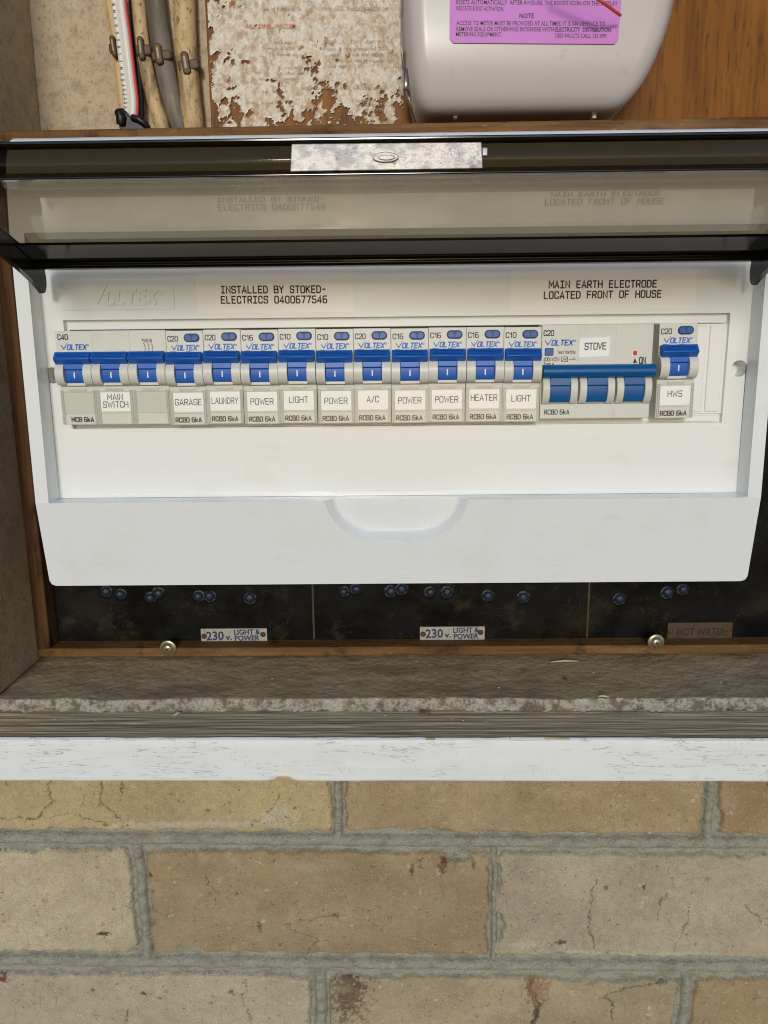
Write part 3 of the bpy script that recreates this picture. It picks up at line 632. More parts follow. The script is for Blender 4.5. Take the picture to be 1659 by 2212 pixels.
def clip(u, v, w, h, lab, rot, Y=502):
    c = at(u, v, Y); W2, H2 = w*Y/1661/2, h*Y/1661/2
    tt = thing('cable_clip', lab, 'cable clip', c, 'brown clips holding the old cables')
    cs, sn = math.cos(rot), math.sin(rot)
    rt = lambda pts: [(c.x+(p*cs-q*sn), c.z+(p*sn+q*cs)) for p, q in pts]
    m = MB(); m.yprism(rt(rrect(-W2*1.05, W2*1.05, -H2*.55, H2*.30, H2*.22)), Y+1.2, Y+8)
    m.yprism(rt(rrect(-W2*.62, W2*.18, -H2*.95, H2*.9, W2*.34)), Y-.4, Y+7); m.build('saddle', M['clip'], tt, bevel=1.0, seg=3)
    m = MB(); m.yprism([(c.x+(p*cs-q*sn), c.z+(p*sn+q*cs)) for p, q in rrect(-W2*.34, -W2*.12, -H2*.5, H2*.5, W2*.1)], Y-.7, Y); m.build('nail', M['nail'], tt)
clip(247, 98, 26, 42, 'brown cable clip half hidden behind the white flex', .1)
clip(307, 102, 30, 46, 'brown clip with a bright nail on the grimy tan cable', .05)
clip(346, 114, 38, 42, 'darkest brown clip across the wide grey cable', .1)
clip(405, 134, 40, 46, 'brown clip with a long pale nail nearest the plywood', .12)
m = MB()
c0, c1 = at(265, 256, 493), at(290, 262, 493)
m.yprism([(at(u, v, 491).x, at(u, v, 491).z) for u, v in [(253, 236), (268, 235), (280, 252), (300, 256), (315, 266), (320, 279), (300, 290), (262, 290), (259, 272), (252, 264)]], 489, 504)
m.tube([at(285, 254, 489), at(300, 258, 488), at(312, 267, 489), at(320, 279, 491)], 2.2, 10); m.tube([at(257, 240, 489), at(262, 254, 488), at(262, 270, 489)], 3, 10)
tag(m.build('cable_tie', M['tie'], bevel=1.5, seg=3), 'black plastic tie wrapped round the foot of the white flex', 'cable tie')

# ================================================================== TIMBER FRAME AND BLACK SWITCH PANEL
YF, YB = 440.0, 452.0
xi = at(64, 970, YF).x; xo = at(75, 1400, YF).x; zfb = at(830, 1416, YF).z; zfi = at(830, 1398, YF).z
zt0, zt1 = at(0, 283, YF).z, at(1659, 252, YF).z; ztop = (zt0+zt1)/2
t = thing('timber_frame', 'brown stained timber frame round the black switch panel', 'frame', (0, 445, zfb))
m = MB(); m.box(xo, xi, YF, 474, zfi, ztop-19); m.build('stile', M['timber_v'], t, bevel=.9)
m = MB(); m.hexa([(xo, YF-.6, zt0-22), (345, YF-.6, zt1+(zt1-zt0)*.12-22), (345, YF-.6, zt1+(zt1-zt0)*.12+.5), (xo, YF-.6, zt0)], [(xo, 489, zt0-22), (345, 489, zt1+(zt1-zt0)*.12-22), (345, 489, zt1+(zt1-zt0)*.12+.5), (xo, 489, zt0)]); m.build('top_rail', M['timber'], t, bevel=1.0)
m = MB(); m.box(xo+.5, 345, YF-.4, 474, zfb, zfi+.3); m.build('bottom_rail', M['timber'], t, bevel=.9)
t = thing('switch_panel', 'scuffed black bakelite switch panel behind the white enclosure', 'panel', (0, YB, zfi))
m = MB(); m.box(xi+.3, 345, YB, 460, zfi+.5, ztop-23); m.build('panel_sheet', M['board'], t)
for u in (677, 1270):
    m = MB(); x = at(u, 1330, YB).x; m.box(x-.55, x+.55, YB-.12, YB+.5, zfi+1, -60); m.build('scribed_line', M['scribe'], t)
# rivetted circuit plates
def plate(u0, v0, u1, v1, lab, old=False):
    tt = thing('circuit_plate', lab, 'sign', at((u0+u1)/2, v1, YB-1), 'rivetted circuit plates on the black panel')
    m = flat_mb(u0, v0, u1, v1, YB-1.0, YB-.1); m.build('plate', M['plate_old' if old else 'plate'], tt, bevel=.2)
    Y = YB-1.12; mb = MB(); w = u1-u0; h = v1-v0
    if old: px_text(mb, face_text('HOT WATER', .02), u0+20, v1-9, u1-15, v1-9, 15, Y)
    else:
        px_text(mb, face_text('230', .022), u0+12, v1-6, u0+50, v1-7, 18, Y); px_text(mb, face_text('v.', .03), u0+53, v1-7, u0+67, v1-7, 11, Y)
        px_text(mb, face_text('LIGHT &', .03), u0+72, v0+13, u0+128, v0+12, 10.5, Y); px_text(mb, face_text('POWER', .03), u0+73, v0+26, u0+127, v0+25, 10.5, Y)
    mb.build('lettering', M['navy_old' if old else 'navy'], tt)
    for u in (u0+7, u1-9):
        m = MB(); c = at(u, (v0+v1)/2+(1 if u < (u0+u1)/2 else -3), YB-1.0); m.lathe(c, [(1.75, 0), (1.6, .45), (1.0, .8), (.3, .95)], 16); m.build('rivet', M['rust'], tt)
plate(434, 1358, 577, 1389, 'silver 230v light and power plate beside the left screw')
plate(907, 1354, 1047, 1384, 'silver 230v light and power plate at the middle of the panel')
plate(1442, 1345, 1582, 1381, 'tarnished brown hot water plate beside the right screw', True)
def screw(u, v, lab):
    c = at(u, v, YF-1); tt = thing('washer_head_screw', lab, 'screw', c, 'washer head screws at the foot of the panel')
    m = MB(); m.lathe((c.x, YF-.5, c.z), [(5.0, 0), (5.0, .7), (4.5, 1.0), (3.2, 1.1), (3.0, 1.9), (2.2, 2.6), (.9, 2.9)], 28); m.build('head', M['screw'], tt)
    m = MB(); a = .5
    for g in (a, a+math.pi/2):
        dx, dz = math.cos(g), math.sin(g); m.hexa([(c.x+dx*1.5-dz*.3, YF-3.5, c.z+dz*1.5+dx*.3), (c.x-dx*1.5-dz*.3, YF-3.5, c.z-dz*1.5+dx*.3), (c.x-dx*1.5+dz*.3, YF-3.5, c.z-dz*1.5-dx*.3), (c.x+dx*1.5+dz*.3, YF-3.5, c.z+dz*1.5-dx*.3)],
                                                  [(c.x+dx*1.5-dz*.3, YF-2.5, c.z+dz*1.5+dx*.3), (c.x-dx*1.5-dz*.3, YF-2.5, c.z-dz*1.5+dx*.3), (c.x-dx*1.5+dz*.3, YF-2.5, c.z-dz*1.5-dx*.3), (c.x+dx*1.5+dz*.3, YF-2.5, c.z+dz*1.5-dx*.3)])
    m.build('cross_slot', M['seam'], tt, merge=False)
screw(363, 1400, 'zinc washer head screw at the left foot of the black panel')
screw(1417, 1387, 'zinc washer head screw next to the hot water plate')
ORD = ['leftmost', 'second', 'third', 'fourth', 'fifth', 'sixth', 'seventh', 'eighth', 'ninth', 'tenth', 'eleventh', 'twelfth', 'thirteenth', 'fourteenth', 'fifteenth', 'sixteenth', 'seventeenth', 'rightmost']
for k, (u, v) in enumerate([(230, 1277), (260, 1283), (325, 1291), (343, 1281), (428, 1288), (453, 1287), (540, 1291), (742, 1278), (770, 1272), (845, 1277), (868, 1272), (930, 1279), (966, 1279), (1054, 1287), (1130, 1290), (1338, 1293), (1442, 1279), (1475, 1273)]):
    c = at(u, v, YB); m = MB(); r = 2.9+.4*random.random()
    m.lathe((c.x, YB, c.z), [(r, -.3), (r*.98, 1.0), (r*.8, 1.9), (r*.45, 2.4), (r*.12, 2.6)], 20)
    m.lathe((c.x+.6*random.uniform(-1, 1), YB, c.z-.8*random.random()), [(r*1.5, -.3), (r*1.4, .35), (r*1.02, .5)], 20, 1)
    lab = ('leftmost' if k == 0 else 'rightmost' if k == 17 else ORD[k])+' of the blue grey plugs' + (' in the row under the enclosure' if k in (0, 17) else ' from the left under the enclosure')
    tag(m.build('hole_plug', [M['plug'], M['plug_rim']]), lab, 'plug', 'round plugs in the black panel under the enclosure')

# ================================================================== ELECTRICITY METER
def meter():
    t = thing('electricity_meter', 'large grey white electricity meter with a pink label on its cover', 'electricity meter', at(1140, 250, 470))
    YM = 428.0
    rows = [(-60, 874, 1466), (0, 876, 1462), (40, 878, 1453), (80, 881, 1440), (120, 885, 1424), (150, 890, 1410), (180, 895, 1392), (205, 900, 1373), (225, 907, 1353), (238, 915, 1335), (246, 926, 1312), (250, 942, 1285)]
    prof = [0, 0, 0, .2, 1.0, 2.2, 4.2, 7, 10.5, 14.5, 19, 26]
    vs = []; fs = []; N = 26
    for (v, ul, ur), dy in zip(rows, prof):
        Y = YM+dy; a, b = at(ul, v, Y), at(ur, v, Y); z = (a.z+b.z)/2
        row = [(a.x, 489.5, z)]
        for k in range(N+1):
            s = k/N; e = min(s, 1-s)*(b.x-a.x); rd = 5-math.sqrt(max(25-(5-min(e, 5))**2, 0)); row.append((a.x+(b.x-a.x)*s, Y+rd, z))
        row.append((b.x, 489.5, z)); vs += row
    W = N+3
    for i in range(len(rows)-1):
        for k in range(W-1): fs.append((i*W+k, i*W+k+1, (i+1)*W+k+1, (i+1)*W+k))
    m = MB(); m.add(vs, fs, 0, True)
    last = vs[-W:]; m.add(last, [tuple(range(W))])
    top = vs[:W]; m.add(top, [tuple(range(W))[::-1]])
    o = m.build('cover', M['meter'], t); o.data.set_sharp_from_angle(angle=math.radians(60))
    Y = YM-.35
    a, b, c, d = at(972, -40, Y), at(1346, -40, Y), at(1335, 95, Y+.1), at(971, 93, Y+.1)
    m = MB(); m.yprism([(a.x, a.z), (b.x, b.z), (c.x, c.z+2), (c.x-1.8, c.z), (d.x+1.8, d.z), (d.x, d.z+2)], Y, Y+.25); lb = m.build('warning_label', M['pink'], t)
    mb = MB(); Y -= .12
    for s, u0, v0, u1, v1, h, bold in [('RESETS AUTOMATICALLY  AFTER 4 HOURS. THE BOOST ICON ON THE DISPLAY', 985, 9, 1334, 12, 9.5, .004), ('INDICATES BOOST ACTIVATION.', 985, 22, 1088, 24, 9.5, .004), ('NOTE', 1122, 39, 1153, 39, 10, .02),
                                  ('ACCESS TO METER MUST BE PROVIDED AT ALL TIMES. IT IS AN OFFENCE TO', 986, 54, 1307, 56, 9.5, .004), ('REMOVE SEALS OR OTHERWISE INTERFERE WITH', 986, 67, 1196, 68, 9.5, .004), ('ELECTRICITY  DISTRIBUTION', 1199, 68, 1320, 69, 9.5, .018), ('METERING EQUIPMENT.', 985, 78, 1084, 79, 9, .004),
                                  ('UED FAULTS CALL 132 099', 1199, 81, 1309, 82, 9, .004)]:
        px_text(mb, face_text(s, bold), u0, v0, u1, v1, h, Y)
    mb.build('lettering', M['ink'], lb, merge=False)
    for u in (983, 1282):
        m = MB(); c = at(u, 252, 452); m.box(c.x-1, c.x+1, 450, 455, c.z-1.2, c.z+1.2); m.build('tab', M['cable_white'], t)
    # clear side guard with a steel hinge at its left
    m = MB(); a, b = at(866, 0, 462), at(880, 0, 462); zl = at(880, 262, 470).z
    m.hexa([(a.x, 458, zl+30), (b.x, 452, zl+30), (b.x, 452, 330), (a.x, 458, 330)], [(a.x+.6, 489, zl+30), (b.x, 489, zl+30), (b.x, 489, 330), (a.x+.6, 489, 330)]); m.build('clear_guard', M['meter_clear'], t, bevel=.8)
    m = MB(); p = [at(868, -30, 460), at(868, 110, 460), at(872, 150, 460)]; m.tube(p, .7, 8); p = [at(876, 150, 458), at(877, 185, 458), at(876, 195, 458)]; m.tube(p, 1.5, 8); p = [at(880, 195, 470), at(884, 215, 470), at(900, 262, 474)]; m.tube(p, 1.2, 8); m.build('guard_hinge', M['steel'], t)
    m = MB(); m.tube(smooth_line([at(1200, -60, 405), at(1262, -20, 408), at(1300, 4, 410), at(1340, 33, 420)]), .75, 10)
    tag(m.build('seal_wire', M['wire']), 'thin red seal wire hanging in front of the pink meter label', 'wire')
meter()

# ================================================================== SWITCHBOARD ENCLOSURE
XL, XR = -175.6, 178.6
OL, OR_, OB = -168.9, 172.2, -69.3
Y_TRAY, Y_AP, Y_FACE = 382.0, 385.5, 373.0
enc = thing('switchboard_enclosure', 'white switchboard enclosure with its smoked lid propped open', 'switchboard', (0, 410, -113.7))
def enclosure():
    m = MB()
    def Yl(z): return 369+(OB-z)/(OB+113.7)*7.0 if z < OB else 369+max(0, z-40)*.085
    st = [(101.6, 392), (101.5, 388), (100.9, 384), (99, 380.5), (94.5, 377), (88, 374.2), (75, 372.2), (57, Yl(57))]
    for (za, ya), (zb, yb) in zip(st[:-1], st[1:]): m.add([(XL, ya, za), (XR, ya, za), (XR, yb, zb), (XL, yb, zb)], [(0, 1, 2, 3)])
    y57 = Yl(57)
    # rim strips and recess walls
    for xa, xb in ((XL, OL), (OR_, XR)): m.add([(xa, y57, 57), (xb, y57, 57), (xb, 369, OB), (xa, 369, OB)], [(0, 1, 2, 3)])
    for x in (OL, OR_): m.add([(x, y57, 57), (x, 369, OB), (x, Y_TRAY, OB), (x, Y_TRAY, 47)], [(0, 1, 2, 3)])
    m.add([(OL, y57, 57), (OR_, y57, 57), (OR_, Y_TRAY, 47), (OL, Y_TRAY, 47)], [(0, 1, 2, 3)])
    # lower front with the finger scoop
    fn = lambda x, z, dy=0: (x, Yl(z)+dy, z)
    zq = lambda u, v: at(u, v, 371)
    out = [zq(*p) for p in [(700, 1085), (709, 1106), (722, 1127), (740, 1147), (762, 1161), (790, 1169), (820, 1171), (890, 1170), (925, 1167), (950, 1159), (974, 1143), (994, 1121), (1006, 1098), (1011, 1080)]]
    scoop = [(p.x, p.z) for p in out]; n = len(scoop)
    scoop[0] = (scoop[0][0], OB); scoop[-1] = (scoop[-1][0], OB)
    zb = -113.7
    bl = [(XL+.0, OB), (XR, OB), (XR, zb+3), (XR-.9, zb+.9), (XR-3, zb), (XL+3, zb), (XL+.9, zb+.9), (XL, zb+3)]
    holed(m, [bl[0]]+scoop+bl[1:], [], fn)
    cx = sum(p[0] for p in scoop)/n
    def ring(sx, sz, dy): return [fn(cx+(x-cx)*sx, OB+(z-OB)*sz, dy) for x, z in scoop]
    rings = [ring(1, 1, 0), ring(.975, .965, 1.2), ring(.90, .84, 6.0), ring(.86, .78, 6.9)]
    for A, B in zip(rings[:-1], rings[1:]): m.add(A+B, [(i, i+1, n+i+1, n+i) for i in range(n-1)], 0, True)
    m.add(rings[-1], [tuple(range(n))], 0, True)
    ends = [r[0] for r in rings]+[r[-1] for r in rings[::-1]]
    m.add([(OL, 369, OB)]+ends+[(OR_, 369, OB), (OR_, Y_TRAY, OB), (OL, Y_TRAY, OB)], [tuple(range(len(ends)+4))])
    # shell sides
    per = [(XL, 392, 99.4)]+[(XL, y, z) for z, y in st[1:]]+[(XL, 369, OB)]+[(x, Yl(z), z) for x, z in bl[::-1][0:4]]+[(x, Yl(z), z) for x, z in [bl[3], bl[2]]][0:0]
    loop = [(XL, y, z) for z, y in st]+[(XL, 369, OB)]+[(x, Yl(z), z) for x, z in (bl[7], bl[6], bl[5], bl[4], bl[3], bl[2])]+[(XR, 369, OB)]+[(XR, y, z) for z, y in st[::-1]]
    back = [(x, YB-.3, z) for x, y, z in loop]; n = len(loop)
    m.add(loop+back, [(i, (i+1) % n, n+(i+1) % n, n+i) for i in range(n)])
    b = m.build('housing', M['white'], enc, bevel=.9, seg=3, ang=28)
    # escutcheon: flat tray floor with the breaker aperture and two fixing holes
    azt = at(850, 684, Y_TRAY).z; azb = at(1562, 913, Y_TRAY).z; axl = at(136, 690, Y_TRAY).x; axr = at(1576, 700, Y_TRAY).x
    h1, h2 = at(113, 811, Y_TRAY), at(1597, 796, Y_TRAY)
    m = MB()
    holed(m, [(OL, OB), (OR_, OB), (OR_, 47), (OL, 47)], [[(axl, azb), (axr, azb), (axr, azt), (axl, azt)], circle(h1.x, h1.z, 3.9), circle(h2.x, h2.z, 3.9)], lambda x, z: (x, Y_TRAY, z))
    for xa, za, xb, zb_ in ((axl, azb, axr, azb), (axr, azb, axr, azt), (axr, azt, axl, azt), (axl, azt, axl, azb)): m.add([(xa, Y_TRAY, za), (xb, Y_TRAY, zb_), (xb, Y_AP, zb_), (xa, Y_AP, za)], [(0, 1, 2, 3)])
    m.add([(axl, Y_AP, azb), (axr, Y_AP, azb), (axr, Y_AP, azt), (axl, Y_AP, azt)], [(0, 1, 2, 3)])
    for h in (h1, h2):
        c = circle(h.x, h.z, 3.9); m.add([(x, Y_TRAY, z) for x, z in c]+[(x, 392, z) for x, z in c], [(i, (i+1) % 28, 28+(i+1) % 28, 28+i) for i in range(28)]); m.add([(x, 392, z) for x, z in c], [tuple(range(28))])
    esc = m.build('escutcheon', M['tray'], enc, bevel=.35)
    m = MB(); zi = azt-4.6; m.box(axl+1.6, axr-1.2, Y_AP-2.3, Y_AP-.02, zi, azt-1.0); m.build('aperture_strip', M['tray'], enc, bevel=.3)
    m = MB(); m.box(axl+1.6, axr-14.5, Y_AP-.4, Y_AP-.06, zi-2.2, zi-.05); m.build('aperture_gap', M['seam'], enc)
    m = MB(); m.box(axl+2, axr-1.4, Y_AP-1.6, Y_AP-.02, azb+.6, azb+3.6); m.build('aperture_strip', M['tray'], enc, bevel=.3)
    # blank way covers beside the last breaker
    a, b = at(1494, 699, Y_AP), at(1557, 893, Y_AP); m = MB(); m.box(a.x, b.x, Y_AP-1.2, Y_AP-.04, b.z, a.z-.2); m.build('blank_cover', M['tray'], enc, bevel=.2)
    for u0, u1 in ((1497, 1518.5), (1525, 1556)):
        a, b = at(u0, 797, Y_AP), at(u1, 797, Y_AP); m = MB(); m.yprism(rrect(a.x, b.x, at(1540, 889, Y_AP).z, at(1540, 702, Y_AP).z, 1.1), Y_AP-1.9, Y_AP-1.1); m.build('blank_cover', M['tray'], enc, bevel=.35)
    # raised lower field: a plate a hair proud, its seam reads as a fine line
    a, b = at(163, 938, Y_TRAY), at(1557, 1058, Y_TRAY); m = MB(); m.box(a.x, b.x, Y_TRAY-.35, Y_TRAY-.01, OB+2.6, azb-1.6); m.build('lower_field', M['tray'], enc, bevel=.2)
    # moulded maker's name
    a, b = at(130, 606, Y_TRAY), at(378, 668, Y_TRAY)
    m = MB(); m.box(a.x, b.x, Y_TRAY-.3, Y_TRAY-.01, b.z, a.z); em = m.build('name_field', M['tray'], enc, bevel=.15)
    m = MB(); T = logo_text(); p0, p1 = at(194, 657, Y_TRAY), at(353, 656, Y_TRAY); hh = (at(260, 627, Y_TRAY)-at(260, 656, Y_TRAY)).z
    V, Fc, w = T; k = (p1.x-p0.x)/w
    for f in Fc:
        q = [(p0.x+V[i][0]*k, p0.z+V[i][1]*hh) for i in f]; m.prism(q, lambda x, z, t: (x, t, z), Y_TRAY-.95-.1*random.random(), Y_TRAY-.28)
    m.build('moulded_name', M['tray'], em, merge=False)
    # printed stickers
    for (u0, v0, u1, v1), lines in [((424, 590, 763, 676), [('INSTALLED BY STOKED-', 478, 633, 704, 632), ('ELECTRICS 0400677546', 478, 655, 706, 654)]),
                                    ((1103, 583, 1504, 668), [('MAIN EARTH ELECTRODE', 1187, 622, 1418, 620), ('LOCATED FRONT OF HOUSE', 1175, 645, 1428, 642)])]:
        s = flat_mb(u0, v0, u1, v1, Y_TRAY-.22, Y_TRAY-.01).build('sticker', M['sticker'], enc)
        mb = MB()
        for tx, a0, b0, a1, b1 in lines: px_text(mb, stroke_text(tx, .098, mono=.86, gap=.26, slab=True), a0, b0, a1, b1, 14.5, Y_TRAY-.34)
        mb.build('lettering', M['ink'], s, merge=False)
    # ---------------------------------------------------------- smoked lid, hinged up and forward
    H = Vector((0, 368, 41.5)); R = 214.0; a0 = math.radians(22); a1 = math.radians(-9)
    prof = []
    for k in range(25):
        g = a0+(a1-a0)*k/24
        prof.append((H.y-R*(math.sin(a0)-math.sin(g)), H.z+R*(math.cos(g)-math.cos(a0))))
    thk = 2.2
    def nrm(i):
        a, b = prof[max(i-1, 0)], prof[min(i+1, 24)]; d = Vector((b[0]-a[0], b[1]-a[1])).normalized(); return Vector((d.y, -d.x)) if False else Vector((-d.y, d.x))
    outer = []
    for i, p in enumerate(prof):
        nn = nrm(i); nn = nn if nn.y > 0 else -nn; outer.append((p[0]+nn.x*thk, p[1]+nn.y*thk))
    LX0, LX1 = -161.5, 166.0
    m = MB(); m.xprism(prof+outer[::-1], LX0, LX1, 0, True)
    lid = m.build('lid', M['lid'], enc); lid.data.set_sharp_from_angle(angle=math.radians(40))
    e = prof[-1]; y0 = e[0]
    zl0, zl1 = at(850, 376, y0-1).z, at(850, 305, y0-1).z
    m = MB(); ln = [(y0-1.0-1.9*math.sin(math.pi*min(1, k/9*1.15)), zl0+(zl1-zl0)*k/9) for k in range(10)]; m.xprism(ln+[(y+2.0, z) for y, z in ln[::-1]], LX0-2, LX1+2, 0, True); lp = m.build('lid_lip', M['lip'], lid); lp.data.set_sharp_from_angle(angle=math.radians(40))
    m = MB(); m.xprism([(y0-2.6, zl1-.1), (y0+3, zl1-.1), (y0+3, zl1+1.1), (y0-2.6, zl1+1.1)], LX0-2, LX1+2); m.build('lip_edge', M['lid_black'], lid, bevel=.4)
    m = MB(); m.xprism([(y0-2.5, zl0-.5), (y0+.5, zl0-.5), (y0+.5, zl0+.25), (y0-2.5, zl0+.25)], LX0-2, LX1+2); m.build('lip_edge', M['lid_black'], lid, bevel=.3)
    m = MB(); zc = (at(850, 572, 362).z+at(850, 553, 362).z)/2
    m.xprism([(361.6, zc-2.0), (367.0, zc-2.0), (367.0, zc+2.2), (361.6, zc+2.2), (360.7, zc+1.2), (361.2, zc+.3), (360.7, zc-.8)], LX0+.5, LX1-.5); m.build('hinge_bar', M['lid_black'], lid, bevel=.35)
    # thick dark band of the lid along its hinge, on the underside of the plate
    vv = [CV-F_PX*Vector((0, y, z)).dot(UP)/Vector((0, y, z)).dot(FW) for y, z in prof]
    kb = next(i for i, v in enumerate(vv) if v < 522)
    band = [(y, z-.25) for y, z in prof[:kb+1]]
    m = MB(); m.xprism(band+[(y, z-1.1) for y, z in band[::-1]], LX0+.5, LX1-.5, 0, True); hb = m.build('hinge_band', M['lid_band'], lid); hb.data.set_sharp_from_angle(angle=math.radians(40))
    # end cheeks: a web under the plate, deepest at the rounded pivot
    for xa, xb in ((LX0-2.4, LX0), (LX1, LX1+2.4)):
        top = [(p[0], p[1]+1.5) for p in prof]; bot = []
        for i, p in enumerate(prof):
            s = i/24; bot.append((p[0]+.5, p[1]-(10.5-3.0*s)))
        piv = [(H.y+4*math.cos(g)+1, H.z-5.0+6.5*math.sin(g)) for g in [math.radians(d) for d in (60, 30, 0, -30, -60, -85)]]
        m = MB(); m.xprism(top[::-1]+piv+bot[1:], xa, xb); m.build('cheek', M['lid_black'], lid)
    # clear finger tab on the lip, its reflections painted as silver mottling
    a = [at(u, v, y0-3.0) for u, v in [(630, 311), (1040, 307), (1043, 364), (627, 371)]]
    m = MB(); q = [(p.x, y0-3.2, p.z) for p in a]; m.hexa(q, [(x, y+1.1, z) for x, y, z in q]); c = at(833, 341, y0-3); m.yprism([(c.x+4.0*math.cos(math.pi*2*k/24), c.z+1.5*math.sin(math.pi*2*k/24)) for k in range(24)], y0-4.0, y0-2.9); m.yprism([(c.x+.3+2.6*math.cos(math.pi*2*k/24), c.z-.2+.8*math.sin(math.pi*2*k/24)) for k in range(24)], y0-4.3, y0-3.5)
    m.box(a[1].x+.3, a[1].x+1.9, y0-3.0, y0-1.6, c.z+.2, c.z+2.6); m.build('finger_tab', M['tab'], lid, bevel=.3)
def logo_text():
    """tick-shaped V followed by slanted capitals; cap height 1"""
    V = [(0, 1.0), (.17, 1.0), (.56, .3), (1.3, 1.5), (1.38, 1.5), (.64, 0), (.49, 0)]
    Fc = [(0, 1, 2, 6), (6, 2, 5), (2, 3, 4, 5)]
    T = stroke_text('OLTEX', .125, gap=.26, shear=.2)
    o = len(V); kx = 3.6/(T[2]+.2); V += [(1.2+a*kx, b) for a, b in T[0]]; Fc += [tuple(o+i for i in f) for f in T[1]]
    w = 4.95
    vs, fs = strip([(w+.08+.17*math.cos(k*math.pi/4), .85+.17*math.sin(k*math.pi/4)) for k in range(8)], .05, True)
    o = len(V); V += [tuple(p) for p in vs]; Fc += [tuple(o+i for i in f) for f in fs]
    return V, Fc, w+.25
enclosure()

# ================================================================== BREAKERS (local mm: x across, -y out of the tray, z down from the top edge)
PF = Y_AP-Y_FACE            # how far the label face stands out of the tray
Yl_ = -PF
COLLAR = [(Yl_-.2, -14.6), (Yl_-2.2, -15.2), (Yl_-4.0, -16.8), (Yl_-4.9, -19.0), (Yl_-4.9, -21.5), (Yl_-4.0, -24.0), (Yl_-2.2, -25.6), (Yl_+1.0, -26.0), (Yl_+1.0, -14.6)]
def body_mb(hw, poles, slot_w=9.2, cz=0.0, dz=0.0):
    m = MB()
    W = hw*2/poles
    # base block: upper face, lower face with a small ledge
    prof = [(0, -.3), (Yl_, -.3), (Yl_, -14.8-dz), (Yl_+1.2, -14.8-dz), (Yl_+1.2, -26.2-dz), (Yl_+.1, -26.6-dz), (Yl_+.35, -27.4-dz), (Yl_+.35, -44.7), (0, -45.0)]
    m.xprism(prof, -hw, hw)
    for k in range(poles):
        x0 = -hw+W*k; g = .07 if poles > 1 else 0; xa, xb = x0+g, x0+W-g
        cxx = (xa+xb)/2
        for a, b in ((xa+.02, cxx-slot_w/2), (cxx+slot_w/2, xb-.02)): m.xprism([(y, z-dz) for y, z in COLLAR], a, b, 0, True)
        m.box(cxx-slot_w/2, cxx+slot_w/2, Yl_-1.2, Yl_+1, -26.0-dz, -24.6-dz)
    return m
def handle_mb(xa, xb, dz=0.0):
    m = MB(); m.xprism([(Yl_-1.0, -10.3-dz), (Yl_-3.3, -10.1-dz), (Yl_-5.9, -13.4-dz), (Yl_-3.4, -15.9-dz), (Yl_-1.6, -16.1-dz)], xa, xb)
    return m
def handle_grooves(xa, xb):
    m = MB()
    d = Vector((0, -2.6, -3.3)).normalized(); nn = Vector((0, -3.3, 2.6)).normalized()
    p = Vector((0, Yl_-3.3, -10.1))
    for s in (1.2, 2.05, 2.9):
        c = p+d*s; h = .16
        w = (.9 if s > 2.5 else 1.3)*0+1.4
        A = [(xa+w, *(c+d*-h+nn*.05)[1:]), (xb-w, *(c+d*-h+nn*.05)[1:]), (xb-w, *(c+d*h+nn*.05)[1:]), (xa+w, *(c+d*h+nn*.05)[1:])]
        m.add(A, [(0, 1, 2, 3)])
    return m
def stem_mb(cx, w=8.9, dz=0.0):
    m = MB(); m.xprism([(Yl_+.9, -14-dz), (Yl_-3.2, -15-dz), (Yl_-3.6, -18.2-dz), (Yl_-2.7, -18.6-dz), (Yl_-2.9, -22-dz), (Yl_-2.2, -24.5-dz), (Yl_+.9, -24.55-dz)], cx-w/2, cx+w/2); return m
M['groove'] = pmat('blue_toggle_groove', S(14, 56, 132), .4)
M['tbutton'] = pmat('blue_button_plastic', S(32, 84, 160), .35)
M['tbutton_rim'] = pmat('dark_blue_rim', S(18, 46, 100), .5)
def window(parent, cx, hw, card, text=None):
    """clear snap-on label cover with a paper card behind it"""
    Y = Yl_+.35
    m = MB(); m.box(cx-hw+1.7, cx+hw-1.5, Y-.25, Y-.03, -38.4, -29.3); cd_ = m.build('label_card', M['card' if card else 'card_grey'], parent)
    m = MB(); m.box(cx-hw+.7, cx+hw-.6, Y-1.15, Y-.75, -44.2, -28.6); w = m.build('clear_window', M['clear'], parent)
    m = MB()
    for a, b in ((cx-hw+.35, cx-hw+.75), (cx-hw+1.15, cx-hw+1.5), (cx+hw-1.35, cx+hw-1.0), (cx+hw-.62, cx+hw-.25)): m.box(a, b, Y-1.5, Y-.03, -44.6, -28.2)
    m.box(cx-hw+1.5, cx+hw-1.35, Y-1.45, Y-1.2, -29.0, -28.5); m.box(cx-hw+1.5, cx+hw-1.35, Y-1.45, Y-1.2, -39.0, -38.7); m.box(cx-4, cx+4, Y-1.6, Y-.1, -28.4, -27.4)
    m.box(cx-hw+.75, cx+hw-.6, Y-1.4, Y-1.15, -44.6, -44.2)
    m.build('window_rim', M['clear_edge'], w, merge=False)
    if text: label_text(cd_, cx, text, Y-.33)
    return cd_
def label_text(parent, cx, text, Y):
    mb = MB(); lines = text.split('\n')
    for i, s in enumerate(lines):
        T = stroke_text(s, .062, gap=.22); h = 2.75; wd = min(T[2]*h, 12.6)
        put_text(mb, T, (cx-wd/2, Y, (-35.2 if len(lines) == 1 else -32.9-3.6*i)+LOFF.get(text, 0)), (1, 0, 0), h, wd)
    mb.build('lettering', M['ink'], parent, merge=False)
LOFF = {'LAUNDRY': .2, 'A/C': .4, 'POWER': -.1, 'LIGHT': .3, 'HEATER': .6, 'HWS': .7, 'GARAGE': 0}
def text_on(parent, name, mat, items):
    mb = MB()
    for T, x, z, h, wd in items: put_text(mb, T, (x, Yl_-.1, z), (1, 0, 0), h, wd)
    return mb.build(name, M[mat], parent, merge=False)
def fresh(name, loc, lab, group):
    t = thing(name, lab, 'circuit breaker', loc, group); ORG[t.name] = Vector((0, 0, 0)); return t
